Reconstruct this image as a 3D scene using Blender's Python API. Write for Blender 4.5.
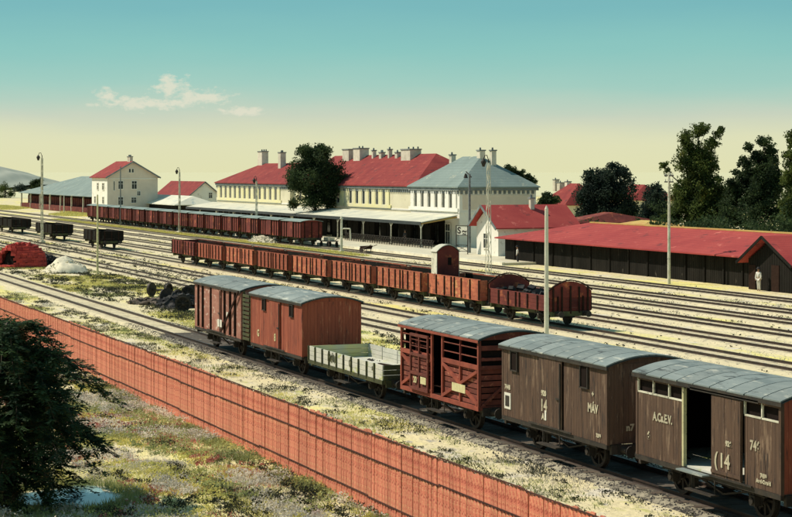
import bpy, bmesh, math, random
import numpy as np
from mathutils import Vector, Matrix, noise
R = math.radians
random.seed(7); rng = np.random.default_rng(7)
for o in list(bpy.data.objects): bpy.data.objects.remove(o)
S = bpy.context.scene; COL = S.collection

# ------------------------------------------------------------------ camera
# world: X runs along the tracks (they recede to -X), Y away from the camera across them, Z up; metres
HC = 9.0; F = 1800.0; VP = -338.0; HOR = 172.0; CX = 396.0
L_ = math.hypot(CX - VP, F); CC = F / L_; SS = (CX - VP) / L_
cam = bpy.data.cameras.new('camera'); co = bpy.data.objects.new('camera', cam); COL.objects.link(co)
cam.sensor_width = 36; cam.lens = F / 792 * 36; cam.shift_y = -(258.5 - HOR) / 792
cam.clip_start = 0.5; cam.clip_end = 40000
co.location = (0, 0, HC); co.rotation_euler = (R(90), 0, math.atan2(CC, SS)); S.camera = co

def U(px, Y):
    "world x of the point seen at picture column px on the line y = Y"
    Z = Y / ((px - CX) / F * CC + SS)
    return (px - CX) / F * Z * SS - Z * CC
def DEP(px, Y): return Y / ((px - CX) / F * CC + SS)
def ZH(px, py, Y): return HC - (py - HOR) / F * DEP(px, Y)
def G(px, py, z=0.0):
    Z = (HC - z) * F / (py - HOR); xc = (px - CX) / F * Z
    return Vector((xc * SS - Z * CC, xc * CC + Z * SS, z))
def YG(px, py, z=0.0): return G(px, py, z).y

# ------------------------------------------------------------------ sky and sun
SUN_EL = R(50); tosun = Vector((-0.62, -0.78, 0)).normalized()
sl = bpy.data.lights.new('sun', 'SUN'); so = bpy.data.objects.new('sun', sl); COL.objects.link(so)
sl.energy = 5.0; sl.angle = R(0.6); sl.color = (1, .90, .74)
d = Vector((tosun.x * math.cos(SUN_EL), tosun.y * math.cos(SUN_EL), math.sin(SUN_EL)))
so.rotation_euler = d.to_track_quat('Z', 'Y').to_euler(); so.location = d * 100
W = bpy.data.worlds.new('World'); S.world = W; W.use_nodes = True
nt = W.node_tree; nt.nodes.clear()
def N(t, **k):
    n = nt.nodes.new(t)
    for a, b in k.items(): setattr(n, a, b)
    return n
def Lk(a, b): nt.links.new(a, b)
sky = N('ShaderNodeTexSky', sky_type='NISHITA', sun_disc=False)
sky.sun_elevation = SUN_EL; sky.sun_rotation = math.atan2(tosun.x, tosun.y)
sc = N('ShaderNodeVectorMath', operation='SCALE'); sc.inputs['Scale'].default_value = 0.10
Lk(sky.outputs[0], sc.inputs[0])
tc = N('ShaderNodeTexCoord'); sep = N('ShaderNodeSeparateXYZ'); Lk(tc.outputs['Generated'], sep.inputs[0])
nn = N('ShaderNodeTexNoise'); nn.inputs['Scale'].default_value = 9; nn.inputs['Detail'].default_value = 5
mp = N('ShaderNodeMapping'); mp.inputs['Scale'].default_value = (1, 1, 5); Lk(tc.outputs['Generated'], mp.inputs[0]); Lk(mp.outputs[0], nn.inputs['Vector'])
wob = N('ShaderNodeMath', operation='MULTIPLY_ADD'); wob.inputs[1].default_value = 0.012; Lk(nn.outputs['Fac'], wob.inputs[0])
a0 = N('ShaderNodeMath', operation='SUBTRACT'); Lk(sep.outputs['Z'], a0.inputs[0]); a0.inputs[1].default_value = 0.006
Lk(a0.outputs[0], wob.inputs[2])
rp = N('ShaderNodeValToRGB'); Lk(wob.outputs[0], rp.inputs[0])
def srgb(r, g, b): return tuple(((c / 255) / 12.92 if c / 255 <= .04045 else ((c / 255 + .055) / 1.055) ** 2.4) for c in (r, g, b)) + (1,)
stops = [(0.0, srgb(229, 228, 182)), (0.018, srgb(226, 227, 187)), (0.031, srgb(203, 213, 192)), (0.048, srgb(160, 206, 194)), (0.068, srgb(136, 198, 192)), (0.09, srgb(118, 184, 188)), (0.2, srgb(112, 160, 172)), (1.0, srgb(112, 148, 168))]
el = rp.color_ramp.elements
while len(el) < len(stops): el.new(0.5)
for e, (p, c) in zip(el, stops): e.position = p; e.color = c
# thin broken cloud
sub = N('ShaderNodeVectorMath', operation='DISTANCE')
cmap = N('ShaderNodeMapping'); Lk(tc.outputs['Generated'], cmap.inputs[0])
def dirn(px, py):
    v = Vector(((px - CX) / F * SS - CC, (px - CX) / F * CC + SS, (HOR - py) / F)); return v.normalized()
cn = N('ShaderNodeTexNoise'); cn.inputs['Scale'].default_value = 150; cn.inputs['Detail'].default_value = 9; cn.inputs['Roughness'].default_value = .62
cmp_ = N('ShaderNodeMapping'); cmp_.inputs['Scale'].default_value = (1, 1, 2.1); cmp_.inputs['Location'].default_value = (.31, .12, .4)
Lk(tc.outputs['Generated'], cmp_.inputs[0]); Lk(cmp_.outputs[0], cn.inputs['Vector'])
def puff(px, py, rx, ry):
    c = dirn(px, py)
    m = N('ShaderNodeMapping'); k = F / rx; kz = F / ry
    m.inputs['Scale'].default_value = (k, k, kz); m.inputs['Location'].default_value = (-c.x * k, -c.y * k, -c.z * kz)
    Lk(tc.outputs['Generated'], m.inputs[0])
    ln = N('ShaderNodeVectorMath', operation='LENGTH'); Lk(m.outputs[0], ln.inputs[0])
    q = N('ShaderNodeMapRange'); q.inputs[1].default_value = 1.35; q.inputs[2].default_value = 0.0; q.inputs[3].default_value = 0; q.inputs[4].default_value = 1
    Lk(ln.outputs['Value'], q.inputs[0]); return q.outputs[0]
acc = None
for a in [(172, 86, 30, 17), (200, 98, 46, 13), (135, 104, 42, 11), (106, 96, 18, 11), (243, 111, 42, 7), (160, 104, 80, 8)]:
    p = puff(*a)
    if acc is None: acc = p
    else:
        m = N('ShaderNodeMath', operation='MAXIMUM'); Lk(acc, m.inputs[0]); Lk(p, m.inputs[1]); acc = m.outputs[0]
ad = N('ShaderNodeMath', operation='MULTIPLY_ADD'); Lk(acc, ad.inputs[0]); ad.inputs[1].default_value = .62; Lk(cn.outputs['Fac'], ad.inputs[2])
cr = N('ShaderNodeMapRange'); cr.inputs[1].default_value = .80; cr.inputs[2].default_value = 1.02; cr.inputs[4].default_value = .85; Lk(ad.outputs[0], cr.inputs[0])
mxc = N('ShaderNodeMix', data_type='RGBA'); Lk(cr.outputs[0], mxc.inputs[0]); Lk(rp.outputs[0], mxc.inputs[6]); mxc.inputs[7].default_value = srgb(228, 226, 204)
mx = N('ShaderNodeMix', data_type='RGBA'); mx.inputs[0].default_value = .93; Lk(sc.outputs[0], mx.inputs[6]); Lk(mxc.outputs[2], mx.inputs[7])
bg = N('ShaderNodeBackground'); bg.inputs['Strength'].default_value = 1.0; Lk(mx.outputs[2], bg.inputs[0])
wo = N('ShaderNodeOutputWorld'); Lk(bg.outputs[0], wo.inputs[0])
S.view_settings.view_transform = 'Standard'; S.view_settings.look = 'None'; S.view_settings.exposure = 0.0; S.view_settings.gamma = 1
S.render.engine = 'CYCLES'; S.cycles.max_bounces = 6; S.cycles.transparent_max_bounces = 6

# ------------------------------------------------------------------ materials
MAT = {}
def mat(name, c1, c2=None, scale=1.5, stretch=(1, 1, 1), rough=.85, bump=.25, rnd=.12, spots=None, spot_scale=6, spot_amt=.5, fine=30, metal=0.0, sharp=.18, world=False, sp2=None, courses=None, trans=0.0):
    m = bpy.data.materials.new(name); m.use_nodes = True; t = m.node_tree; b = t.nodes['Principled BSDF']
    n = lambda ty, **k: t.nodes.new(ty)
    b.inputs['Roughness'].default_value = rough; b.inputs['Metallic'].default_value = metal
    b.inputs['Specular IOR Level'].default_value = .3
    c1 = tuple(c1[:3]) + (1,); c2 = tuple((c2 or [x * .65 for x in c1[:3]])[:3]) + (1,)
    tc = n('ShaderNodeTexCoord'); oi = n('ShaderNodeObjectInfo')
    add = n('ShaderNodeVectorMath'); add.operation = 'ADD'; t.links.new(tc.outputs['Object'], add.inputs[0])
    mul = n('ShaderNodeMath'); mul.operation = 'MULTIPLY'; mul.inputs[1].default_value = 0 if world else 91.0
    t.links.new(oi.outputs['Random'], mul.inputs[0]); t.links.new(mul.outputs[0], add.inputs[1])
    mp = n('ShaderNodeMapping'); mp.inputs['Scale'].default_value = stretch; t.links.new(add.outputs[0], mp.inputs[0])
    n1 = n('ShaderNodeTexNoise'); n1.inputs['Scale'].default_value = scale; n1.inputs['Detail'].default_value = 6; n1.inputs['Roughness'].default_value = .65
    t.links.new(mp.outputs[0], n1.inputs['Vector'])
    mr = n('ShaderNodeMapRange'); mr.inputs[1].default_value = .5 - sharp; mr.inputs[2].default_value = .5 + sharp; t.links.new(n1.outputs['Fac'], mr.inputs[0])
    mix = n('ShaderNodeMix'); mix.data_type = 'RGBA'; mix.inputs[6].default_value = c2; mix.inputs[7].default_value = c1; t.links.new(mr.outputs[0], mix.inputs[0])
    out = mix.outputs[2]
    k = 0
    for sp in (spots, sp2):
        if sp is None: continue
        k += 1
        col, ssc, amt = (sp if len(sp) == 3 and not isinstance(sp[0], float) else (sp, spot_scale, spot_amt))
        n2 = n('ShaderNodeTexNoise'); n2.inputs['Scale'].default_value = ssc; n2.inputs['Detail'].default_value = 5; n2.inputs['Roughness'].default_value = .7
        off = n('ShaderNodeMapping'); off.inputs['Location'].default_value = (17.3 * k, 5.1, 2.2); t.links.new(mp.outputs[0], off.inputs[0]); t.links.new(off.outputs[0], n2.inputs['Vector'])
        m2 = n('ShaderNodeMapRange'); m2.inputs[1].default_value = .72 - amt * .35; m2.inputs[2].default_value = .80 - amt * .35; t.links.new(n2.outputs['Fac'], m2.inputs[0])
        mi = n('ShaderNodeMix'); mi.data_type = 'RGBA'; t.links.new(m2.outputs[0], mi.inputs[0]); t.links.new(out, mi.inputs[6]); mi.inputs[7].default_value = tuple(col[:3]) + (1,)
        out = mi.outputs[2]
    if courses:
        wv = n('ShaderNodeTexWave'); wv.bands_direction = 'Z'; wv.inputs['Scale'].default_value = courses; wv.inputs['Distortion'].default_value = .6; wv.inputs['Detail'].default_value = 3; wv.inputs['Detail Scale'].default_value = .6
        t.links.new(tc.outputs['Object'], wv.inputs['Vector']); wr = n('ShaderNodeMapRange'); wr.inputs[1].default_value = .0; wr.inputs[2].default_value = .45; wr.inputs[3].default_value = .62; wr.inputs[4].default_value = 0; t.links.new(wv.outputs['Fac'], wr.inputs[0])
        wm = n('ShaderNodeMix'); wm.data_type = 'RGBA'; t.links.new(wr.outputs[0], wm.inputs[0]); t.links.new(out, wm.inputs[6]); wm.inputs[7].default_value = tuple(x * .55 for x in c2[:3]) + (1,); out = wm.outputs[2]
    hs = n('ShaderNodeHueSaturation'); t.links.new(out, hs.inputs['Color'])
    v = n('ShaderNodeMapRange'); v.inputs[3].default_value = 1 - rnd; v.inputs[4].default_value = 1 + rnd; t.links.new(oi.outputs['Random'], v.inputs[0]); t.links.new(v.outputs[0], hs.inputs['Value'])
    t.links.new(hs.outputs[0], b.inputs['Base Color'])
    if bump:
        n3 = n('ShaderNodeTexNoise'); n3.inputs['Scale'].default_value = fine; n3.inputs['Detail'].default_value = 4; t.links.new(mp.outputs[0], n3.inputs['Vector'])
        bp = n('ShaderNodeBump'); bp.inputs['Strength'].default_value = bump; bp.inputs['Distance'].default_value = .03; t.links.new(n3.outputs['Fac'], bp.inputs['Height']); t.links.new(bp.outputs[0], b.inputs['Normal'])
    if trans:
        tl = n('ShaderNodeBsdfTranslucent'); t.links.new(hs.outputs[0], tl.inputs['Color']); ms = n('ShaderNodeMixShader'); ms.inputs[0].default_value = trans
        t.links.new(b.outputs[0], ms.inputs[1]); t.links.new(tl.outputs[0], ms.inputs[2]); t.links.new(ms.outputs[0], t.nodes['Material Output'].inputs['Surface'])
    MAT[name] = m; return m
mat('fence_red', (.68, .235, .155), (.52, .15, .085), 1.2, (3, 3, 5), rnd=.15, spots=(.66, .34, .18), spot_scale=2.2, spot_amt=.55, sharp=.25, world=True, sp2=((.36, .075, .05), 1.6, .5))
mat('fence_dark', (.035, .02, .015), None, 3)
mat('fence_rail', (.10, .035, .025), (.035, .018, .014), 2.5, (.6, 3, 3), rnd=.2)
mat('brown_wood', (.125, .074, .046), (.060, .037, .027), 1.2, (5, 5, .7), rnd=.1, spots=(.20, .135, .09), spot_scale=1.1, spot_amt=.45, sharp=.28, sp2=((.035, .026, .022), 1.6, .42))
mat('red_wood', (.36, .095, .05), (.19, .048, .03), 1.0, (5, 5, .7), rnd=.12, spots=(.46, .18, .10), spot_scale=1.2, spot_amt=.40, sharp=.28, sp2=((.09, .03, .022), 1.4, .38))
mat('pink_wood', (.40, .20, .15), (.24, .085, .06), 1.0, (1, 1, 2), rnd=.12, spots=(.55, .40, .32), spot_scale=2.0, spot_amt=.45, sharp=.22)
mat('orange_wood', (.54, .17, .085), (.24, .06, .04), .8, (1.6, 1.6, 2), rnd=.22, spots=(.55, .28, .12), spot_scale=1.4, spot_amt=.42, sharp=.22, sp2=((.12, .045, .03), 1.1, .42))
mat('dull_red_wood', (.21, .042, .030), (.085, .018, .016), .9, (1, 1, 1), rnd=.22, spots=(.40, .12, .05), spot_scale=.8, spot_amt=.42, sharp=.2)
mat('bright_red_frame', (.34, .085, .05), (.19, .045, .03), 2)
mat('cattle_wood', (.24, .062, .04), (.11, .032, .024), 1.2, (2, 2, 2), rnd=.3, spots=(.38, .15, .09), spot_scale=1.5, spot_amt=.38)
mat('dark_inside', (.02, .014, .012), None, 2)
mat('black_iron', (.018, .017, .016), (.05, .04, .03), 3, rough=.65, spots=(.10, .06, .04), spot_scale=4, spot_amt=.3)
mat('green_black_iron', (.03, .035, .02), (.08, .085, .03), 2, rough=.7)
mat('rail_steel', (.035, .03, .028), (.09, .06, .045), 2, rough=.45, metal=.3)
mat('sleeper_wood', (.06, .045, .035), (.13, .10, .075), 3)
mat('roof_teal', (.25, .285, .27), (.13, .165, .165), .7, (.5, 2.4, 1), rough=.7, rnd=.16, spots=(.42, .43, .37), spot_scale=1.3, spot_amt=.42, sharp=.22, sp2=((.06, .07, .07), 1.2, .42))
mat('roof_dark', (.05, .06, .06), None, 2)
mat('grey_wagon', (.62, .60, .52), (.46, .47, .40), 1.5, (1, 1, 2), spots=(.40, .44, .16), spot_scale=1.2, spot_amt=.42, rnd=.1)
mat('yellow_wagon', (.62, .56, .20), (.50, .50, .34), 1.5)
mat('white_paint', (.78, .76, .66), (.62, .60, .50), 6, spots=(.35, .3, .22), spot_scale=9, spot_amt=.3)
mat('lettering_paint', (.62, .58, .42), (.30, .25, .17), 7, sharp=.3)
mat('yellow_paint', (.62, .58, .34), (.45, .40, .2), 6)
mat('glass_dark', (.03, .035, .035), (.05, .06, .06), 2, rough=.12, bump=0)
mat('roof_red', (.31, .046, .036), (.20, .020, .022), .45, (1, 1, 1), rnd=.10, spots=(.42, .10, .07), spot_scale=.9, spot_amt=.36, fine=12, courses=2.2, sp2=((.09, .03, .03), .7, .36))
mat('roof_red_shed', (.42, .066, .055), (.31, .036, .036), .3, rnd=.08, spots=(.55, .14, .11), spot_scale=.7, spot_amt=.34, fine=10, courses=3.4, sp2=((.16, .035, .035), .5, .34))
mat('roof_bluegrey', (.25, .32, .295), (.18, .235, .22), .35, rnd=.06, spots=(.42, .44, .34), spot_scale=.6, spot_amt=.36, fine=10, courses=1.6)
mat('roof_pale', (.62, .60, .47), (.46, .46, .38), .3, spots=(.30, .36, .34), spot_scale=.4, spot_amt=.4)
mat('plaster_cream', (.74, .69, .50), (.62, .57, .40), .4, rnd=.03, spots=(.55, .50, .36), spot_scale=1.2, spot_amt=.36)
mat('plaster_white', (.84, .82, .74), (.76, .73, .64), .35, rnd=.03, spots=(.55, .52, .44), spot_scale=1, spot_amt=.36)
mat('plaster_yellow', (.78, .72, .36), (.70, .66, .46), .5, rnd=.03)
mat('plaster_beige', (.72, .62, .50), (.60, .52, .42), .35, rnd=.03)
mat('cornice_grey', (.22, .25, .25), (.12, .14, .14), 1)
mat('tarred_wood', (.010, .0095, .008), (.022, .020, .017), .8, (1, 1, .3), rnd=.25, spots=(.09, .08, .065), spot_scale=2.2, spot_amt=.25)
mat('ridge_yellow', (.48, .42, .12), (.45, .22, .08), .8)
mat('chimney_white', (.70, .66, .54), (.50, .46, .36), 1.2)
mat('pole_pale', (.70, .68, .56), (.45, .43, .32), 2, spots=(.12, .12, .09), spot_scale=3.5, spot_amt=.4)
mat('pole_yellow', (.62, .58, .32), (.40, .38, .22), 2, spots=(.1, .1, .07), spot_scale=4, spot_amt=.4)
mat('concrete_pale', (.74, .71, .58), (.60, .56, .44), 2)
mat('stone_pile', (.62, .57, .42), (.40, .37, .28), 1.5, rnd=.25)
mat('brick_pile', (.52, .07, .055), (.34, .04, .035), 1.2, rnd=.3)
mat('coal', (.02, .02, .022), (.06, .058, .055), 2, rough=.6)
mat('bark', (.09, .07, .05), (.04, .03, .022), 3, (1, 1, .3))
mat('skin', (.50, .30, .20), None, 5)
mat('cloth_white', (.74, .72, .64), (.6, .57, .5), 4)
mat('cloth_dark', (.03, .03, .035), (.06, .055, .06), 4)
mat('far_field', (.528, .508, .330), (.510, .492, .310), .01)
mat('hill', (.36, .37, .31), (.24, .27, .22), .02, bump=0)
mat('platform', (.66, .61, .45), (.52, .49, .37), .5, spots=(.3, .28, .2), spot_scale=3, spot_amt=.35)

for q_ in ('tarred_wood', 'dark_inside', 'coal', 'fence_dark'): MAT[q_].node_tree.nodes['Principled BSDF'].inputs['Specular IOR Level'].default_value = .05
def leafmat(name, c1, c2, scale=.5, spots=None, amt=.3, ssc=1.0, trans=.25, sharp=.12):
    m = mat(name, c1, c2, scale, rough=.75, bump=0, rnd=.12, spots=(spots, ssc, amt) if spots else None, sharp=sharp, trans=.42)
    b = m.node_tree.nodes['Principled BSDF']; b.inputs['Specular IOR Level'].default_value = .15
    return m
leafmat('leaf_dark', (.060, .092, .034), (.020, .036, .018), .6, (.16, .15, .04), .28, 1.0)
leafmat('leaf_blue', (.050, .075, .050), (.018, .030, .026), .5, (.10, .12, .06), .25)
leafmat('leaf_olive', (.13, .17, .042), (.030, .052, .018), .5, (.28, .26, .05), .34, .8)
leafmat('leaf_near', (.055, .095, .038), (.014, .034, .020), 1.1, (.10, .060, .020), .40, 1.2)
leafmat('weed_yellow', (.72, .64, .20), (.50, .50, .16), .5, (.60, .57, .28), .5, .5)
leafmat('weed_green', (.44, .47, .20), (.24, .28, .12), .4, (.40, .38, .12), .4, .5)
leafmat('weed_dark', (.075, .08, .045), (.020, .026, .020), .5, (.20, .17, .08), .3)
leafmat('weed_grey', (.78, .72, .60), (.42, .41, .36), .5, (.52, .42, .38), .4)
leafmat('weed_red', (.55, .20, .17), (.36, .13, .10), .5, (.42, .20, .16), .4)

# ------------------------------------------------------------------ mesh helpers
class MB:
    def __init__(s): s.v = []; s.f = []; s.k = []
    def quad(s, *p):
        i = len(s.v); s.k.append((i, len(s.f))); s.v += [tuple(q) for q in p]; s.f.append(tuple(range(i, i + len(p))))
    def box(s, c, d, rz=0, ry=0, rx=0):
        M = Matrix.Translation(c) @ Matrix.Rotation(rz, 4, 'Z') @ Matrix.Rotation(ry, 4, 'Y') @ Matrix.Rotation(rx, 4, 'X')
        i = len(s.v); s.k.append((i, len(s.f)))
        for x in (-.5, .5):
            for y in (-.5, .5):
                for z in (-.5, .5): s.v.append(tuple(M @ Vector((x * d[0], y * d[1], z * d[2]))))
        for f in ((0, 1, 3, 2), (4, 6, 7, 5), (0, 4, 5, 1), (2, 3, 7, 6), (0, 2, 6, 4), (1, 5, 7, 3)): s.f.append(tuple(i + k for k in f))
        return s
    def bb(s, x0, x1, y0, y1, z0, z1): return s.box(((x0 + x1) / 2, (y0 + y1) / 2, (z0 + z1) / 2), (x1 - x0, y1 - y0, z1 - z0))
    def tube(s, p0, p1, r0, r1=None, n=8, cap=True):
        r1 = r0 if r1 is None else r1; p0 = Vector(p0); p1 = Vector(p1); d = (p1 - p0)
        if d.length < 1e-6: return s
        q = d.to_track_quat('Z', 'Y'); i = len(s.v); s.k.append((i, len(s.f)))
        for p, r in ((p0, r0), (p1, r1)):
            for k in range(n):
                a = 2 * math.pi * k / n; s.v.append(tuple(p + q @ Vector((r * math.cos(a), r * math.sin(a), 0))))
        for k in range(n): s.f.append((i + k, i + (k + 1) % n, i + n + (k + 1) % n, i + n + k))
        if cap: s.f.append(tuple(i + k for k in reversed(range(n)))); s.f.append(tuple(i + n + k for k in range(n)))
        return s
    def beam(s, p0, p1, w, h=None):
        h = h or w; p0 = Vector(p0); p1 = Vector(p1); d = p1 - p0; q = d.to_track_quat('X', 'Z'); i = len(s.v); s.k.append((i, len(s.f)))
        for x in (0, d.length):
            for y in (-.5, .5):
                for z in (-.5, .5): s.v.append(tuple(p0 + q @ Vector((x, y * w, z * h))))
        for f in ((0, 1, 3, 2), (4, 6, 7, 5), (0, 4, 5, 1), (2, 3, 7, 6), (0, 2, 6, 4), (1, 5, 7, 3)): s.f.append(tuple(i + k for k in f))
        return s
    def prism(s, pts, axis, a0, a1):
        "extrude a 2-D outline along an axis"
        n = len(pts); i = len(s.v); s.k.append((i, len(s.f)))
        for a in (a0, a1):
            for (p, q) in pts: s.v.append({'X': (a, p, q), 'Y': (p, a, q), 'Z': (p, q, a)}[axis])
        s.f.append(tuple(range(i, i + n))); s.f.append(tuple(reversed(range(i + n, i + 2 * n))))
        for k in range(n): s.f.append((i + k, i + n + k, i + n + (k + 1) % n, i + (k + 1) % n))
        return s
    def mesh(s, name, m):
        me = bpy.data.meshes.new(name); me.from_pydata(s.v, [], s.f); me.materials.append(MAT[m] if isinstance(m, str) else m)
        bm = bmesh.new(); bm.from_mesh(me); bmesh.ops.recalc_face_normals(bm, faces=bm.faces); bm.to_mesh(me); bm.free(); return me
    def split(s, name, m, parent=None):
        "every primitive becomes an object of its own"
        out = []; K = s.k + [(len(s.v), len(s.f))]
        for (v0, f0), (v1, f1) in zip(K, K[1:]):
            p = MB(); p.v = s.v[v0:v1]; p.f = [tuple(i - v0 for i in f) for f in s.f[f0:f1]]
            if p.f: out.append(p.build(name, m, parent))
        return out
    def build(s, name, m, parent=None, kind=None, loc=(0, 0, 0), smooth=False, label=None):
        me = s.mesh(name, m)
        if smooth:
            for p in me.polygons: p.use_smooth = True
        return link(name, me, parent, kind, loc, label)
def link(name, me, parent=None, kind=None, loc=(0, 0, 0), label=None, rot=None):
    o = bpy.data.objects.new(name, me); COL.objects.link(o); o.parent = parent; o.location = loc
    if rot: o.rotation_euler = rot
    if kind: o['kind'] = kind
    if label: o['label'] = label
    return o
def thing(name, label, cat, loc=(0, 0, 0), rz=0, group=None, kind=None):
    o = bpy.data.objects.new(name, None); COL.objects.link(o); o.location = loc; o.rotation_euler = (0, 0, rz); o.empty_display_size = .2
    return tag(o, label, cat, group, kind)
def tag(o, label=None, cat=None, group=None, kind=None):
    for k, v in (('label', label), ('category', cat), ('group', group), ('kind', kind)):
        if v: o[k] = v
    return o
def children_of(o): return [c for c in bpy.data.objects if c.parent == o]
def copy_tree(root, loc=None, label=None, rz=None):
    kids = KIDS.get(root.name) or [(c, children_of(c)) for c in children_of(root)]
    KIDS[root.name] = kids
    r = root.copy(); COL.objects.link(r)
    if loc is not None: r.location = loc
    if rz is not None: r.rotation_euler = (0, 0, rz)
    if label: r['label'] = label
    for c, gs in kids:
        n = c.copy(); COL.objects.link(n); n.parent = r
        for g in gs: h = g.copy(); COL.objects.link(h); h.parent = n
    return r
KIDS = {}
def npmesh(name, V, Fc, m, smooth=False):
    "V (n,3), Fc (k,3 or 4)"
    me = bpy.data.meshes.new(name); k = Fc.shape[1]
    me.vertices.add(len(V)); me.vertices.foreach_set('co', V.astype('f4').ravel())
    me.loops.add(Fc.size); me.loops.foreach_set('vertex_index', Fc.astype('i4').ravel())
    me.polygons.add(len(Fc)); me.polygons.foreach_set('loop_start', np.arange(0, Fc.size, k, dtype='i4')); me.polygons.foreach_set('loop_total', np.full(len(Fc), k, 'i4'))
    me.update(calc_edges=True); me.materials.append(MAT[m] if isinstance(m, str) else m); return me
def text(parent, body, size, loc, m='lettering_paint', name='lettering', rx=90, rz=0, sx=1.0, bold=.012):
    c = bpy.data.curves.new('t', 'FONT'); c.body = body; c.size = size; c.extrude = .004; c.offset = bold; c.align_x = 'CENTER'
    t = bpy.data.objects.new('t', c); COL.objects.link(t)
    bpy.context.view_layer.update()
    me = bpy.data.meshes.new_from_object(t.evaluated_get(bpy.context.evaluated_depsgraph_get())); bpy.data.objects.remove(t)
    me.materials.clear(); me.materials.append(MAT[m]); me.name = name
    o = link(name, me, parent, None, loc, None, (R(rx), 0, R(rz))); o.scale = (sx, 1, 1); return o

# ------------------------------------------------------------------ ground
def fbm(x, y, f=1.0, o=0.0): return noise.fractal(Vector((x * f + o, y * f, o)), .8, 2.1, 4)
xs = np.concatenate([[-30000, -12000, -6000, -3000, -1600, -1000, -700, -560], np.arange(-470, -130, 6), np.arange(-130, -24, .8), [-10, 5, 40, 200, 3000]])
ys = np.concatenate([[-20000, -3000, -400, -100, -40, -20], np.arange(-12, 25, .8), np.arange(25, 90, 3), [100, 130, 180, 260, 400, 700, 1200, 2500, 6000, 20000]])
def ground_h(x, y):
    h = 0.0
    if y < 17 and x > -140 and y > -14: h = .20 * fbm(x, y, .35, 3) * min(1, (17 - y) / 2)
    elif 18 < y < 24.4 and x > -140: h = .06 * fbm(x, y, .5, 5)
    return h * min(1, max(0, (math.hypot(x - PONDC.x, y - PONDC.y) - 2.0) / 1.5))
PONDC = G(70, 498)
V = np.array([(x, y, ground_h(x, y)) for y in ys for x in xs]); nx = len(xs)
Fq = np.array([(j * nx + i, j * nx + i + 1, (j + 1) * nx + i + 1, (j + 1) * nx + i) for j in range(len(ys) - 1) for i in range(nx - 1)])
# ground colours: pale sandy earth, straw-yellow grass, grey grit; fields beyond
def ground_material():
    m = bpy.data.materials.new('sandy_earth'); m.use_nodes = True; t = m.node_tree; b = t.nodes['Principled BSDF']; b.inputs['Roughness'].default_value = .95; b.inputs['Specular IOR Level'].default_value = .1
    tc = t.nodes.new('ShaderNodeTexCoord')
    def nz(scale, stretch, off, lo, hi, det=6, ro=.65):
        mp = t.nodes.new('ShaderNodeMapping'); mp.inputs['Scale'].default_value = stretch; mp.inputs['Location'].default_value = off; t.links.new(tc.outputs['Object'], mp.inputs[0])
        n = t.nodes.new('ShaderNodeTexNoise'); n.inputs['Scale'].default_value = scale; n.inputs['Detail'].default_value = det; n.inputs['Roughness'].default_value = ro; t.links.new(mp.outputs[0], n.inputs['Vector'])
        r = t.nodes.new('ShaderNodeMapRange'); r.inputs[1].default_value = lo; r.inputs[2].default_value = hi; t.links.new(n.outputs['Fac'], r.inputs[0]); return r.outputs[0]
    def mixc(f, a, c):
        x = t.nodes.new('ShaderNodeMix'); x.data_type = 'RGBA'; t.links.new(f, x.inputs[0])
        if isinstance(a, tuple): x.inputs[6].default_value = a + (1,)
        else: t.links.new(a, x.inputs[6])
        x.inputs[7].default_value = c + (1,); return x.outputs[2]
    c = mixc(nz(.35, (1, 1, 1), (3, 1, 0), .35, .65), (.69, .60, .365), (.60, .525, .34))
    c = mixc(nz(.16, (.35, 1, 1), (9, 4, 0), .50, .60), c, (.72, .64, .22))
    c = mixc(nz(.9, (.5, 1, 1), (2, 14, 0), .56, .66), c, (.44, .43, .16))
    c = mixc(nz(.7, (.6, 1, 1), (25, 2, 0), .54, .66), c, (.60, .55, .47))
    c = mixc(nz(1.6, (.6, 1, 1), (5, 2, 0), .58, .66), c, (.40, .37, .30))
    c = mixc(nz(4, (.5, 1, 1), (7, 2, 0), .585, .63, 5, .85), c, (.07, .06, .05))
    t.links.new(c, b.inputs['Base Color'])
    n3 = t.nodes.new('ShaderNodeTexNoise'); n3.inputs['Scale'].default_value = 4; n3.inputs['Detail'].default_value = 8; t.links.new(tc.outputs['Object'], n3.inputs['Vector'])
    bp = t.nodes.new('ShaderNodeBump'); bp.inputs['Strength'].default_value = .6; bp.inputs['Distance'].default_value = .12; t.links.new(n3.outputs['Fac'], bp.inputs['Height']); t.links.new(bp.outputs[0], b.inputs['Normal'])
    MAT['ground'] = m
ground_material()
me = npmesh('ground', V, Fq, 'ground', True)
me.polygons.foreach_set('use_smooth', [True] * len(me.polygons)); link('ground', me, kind='structure')
mb = MB()                                                    # far fields just above the ground sheet, painted like low sky in place of haze
for (x0, x1, y0, y1) in ((-30000, -620, 60, 20000), (-619, 2000, 300, 20000)): mb.quad((x0, y0, .05), (x1, y0, .05), (x1, y1, .05), (x0, y1, .05))
mb.build('field', 'far_field', kind='structure')

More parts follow.
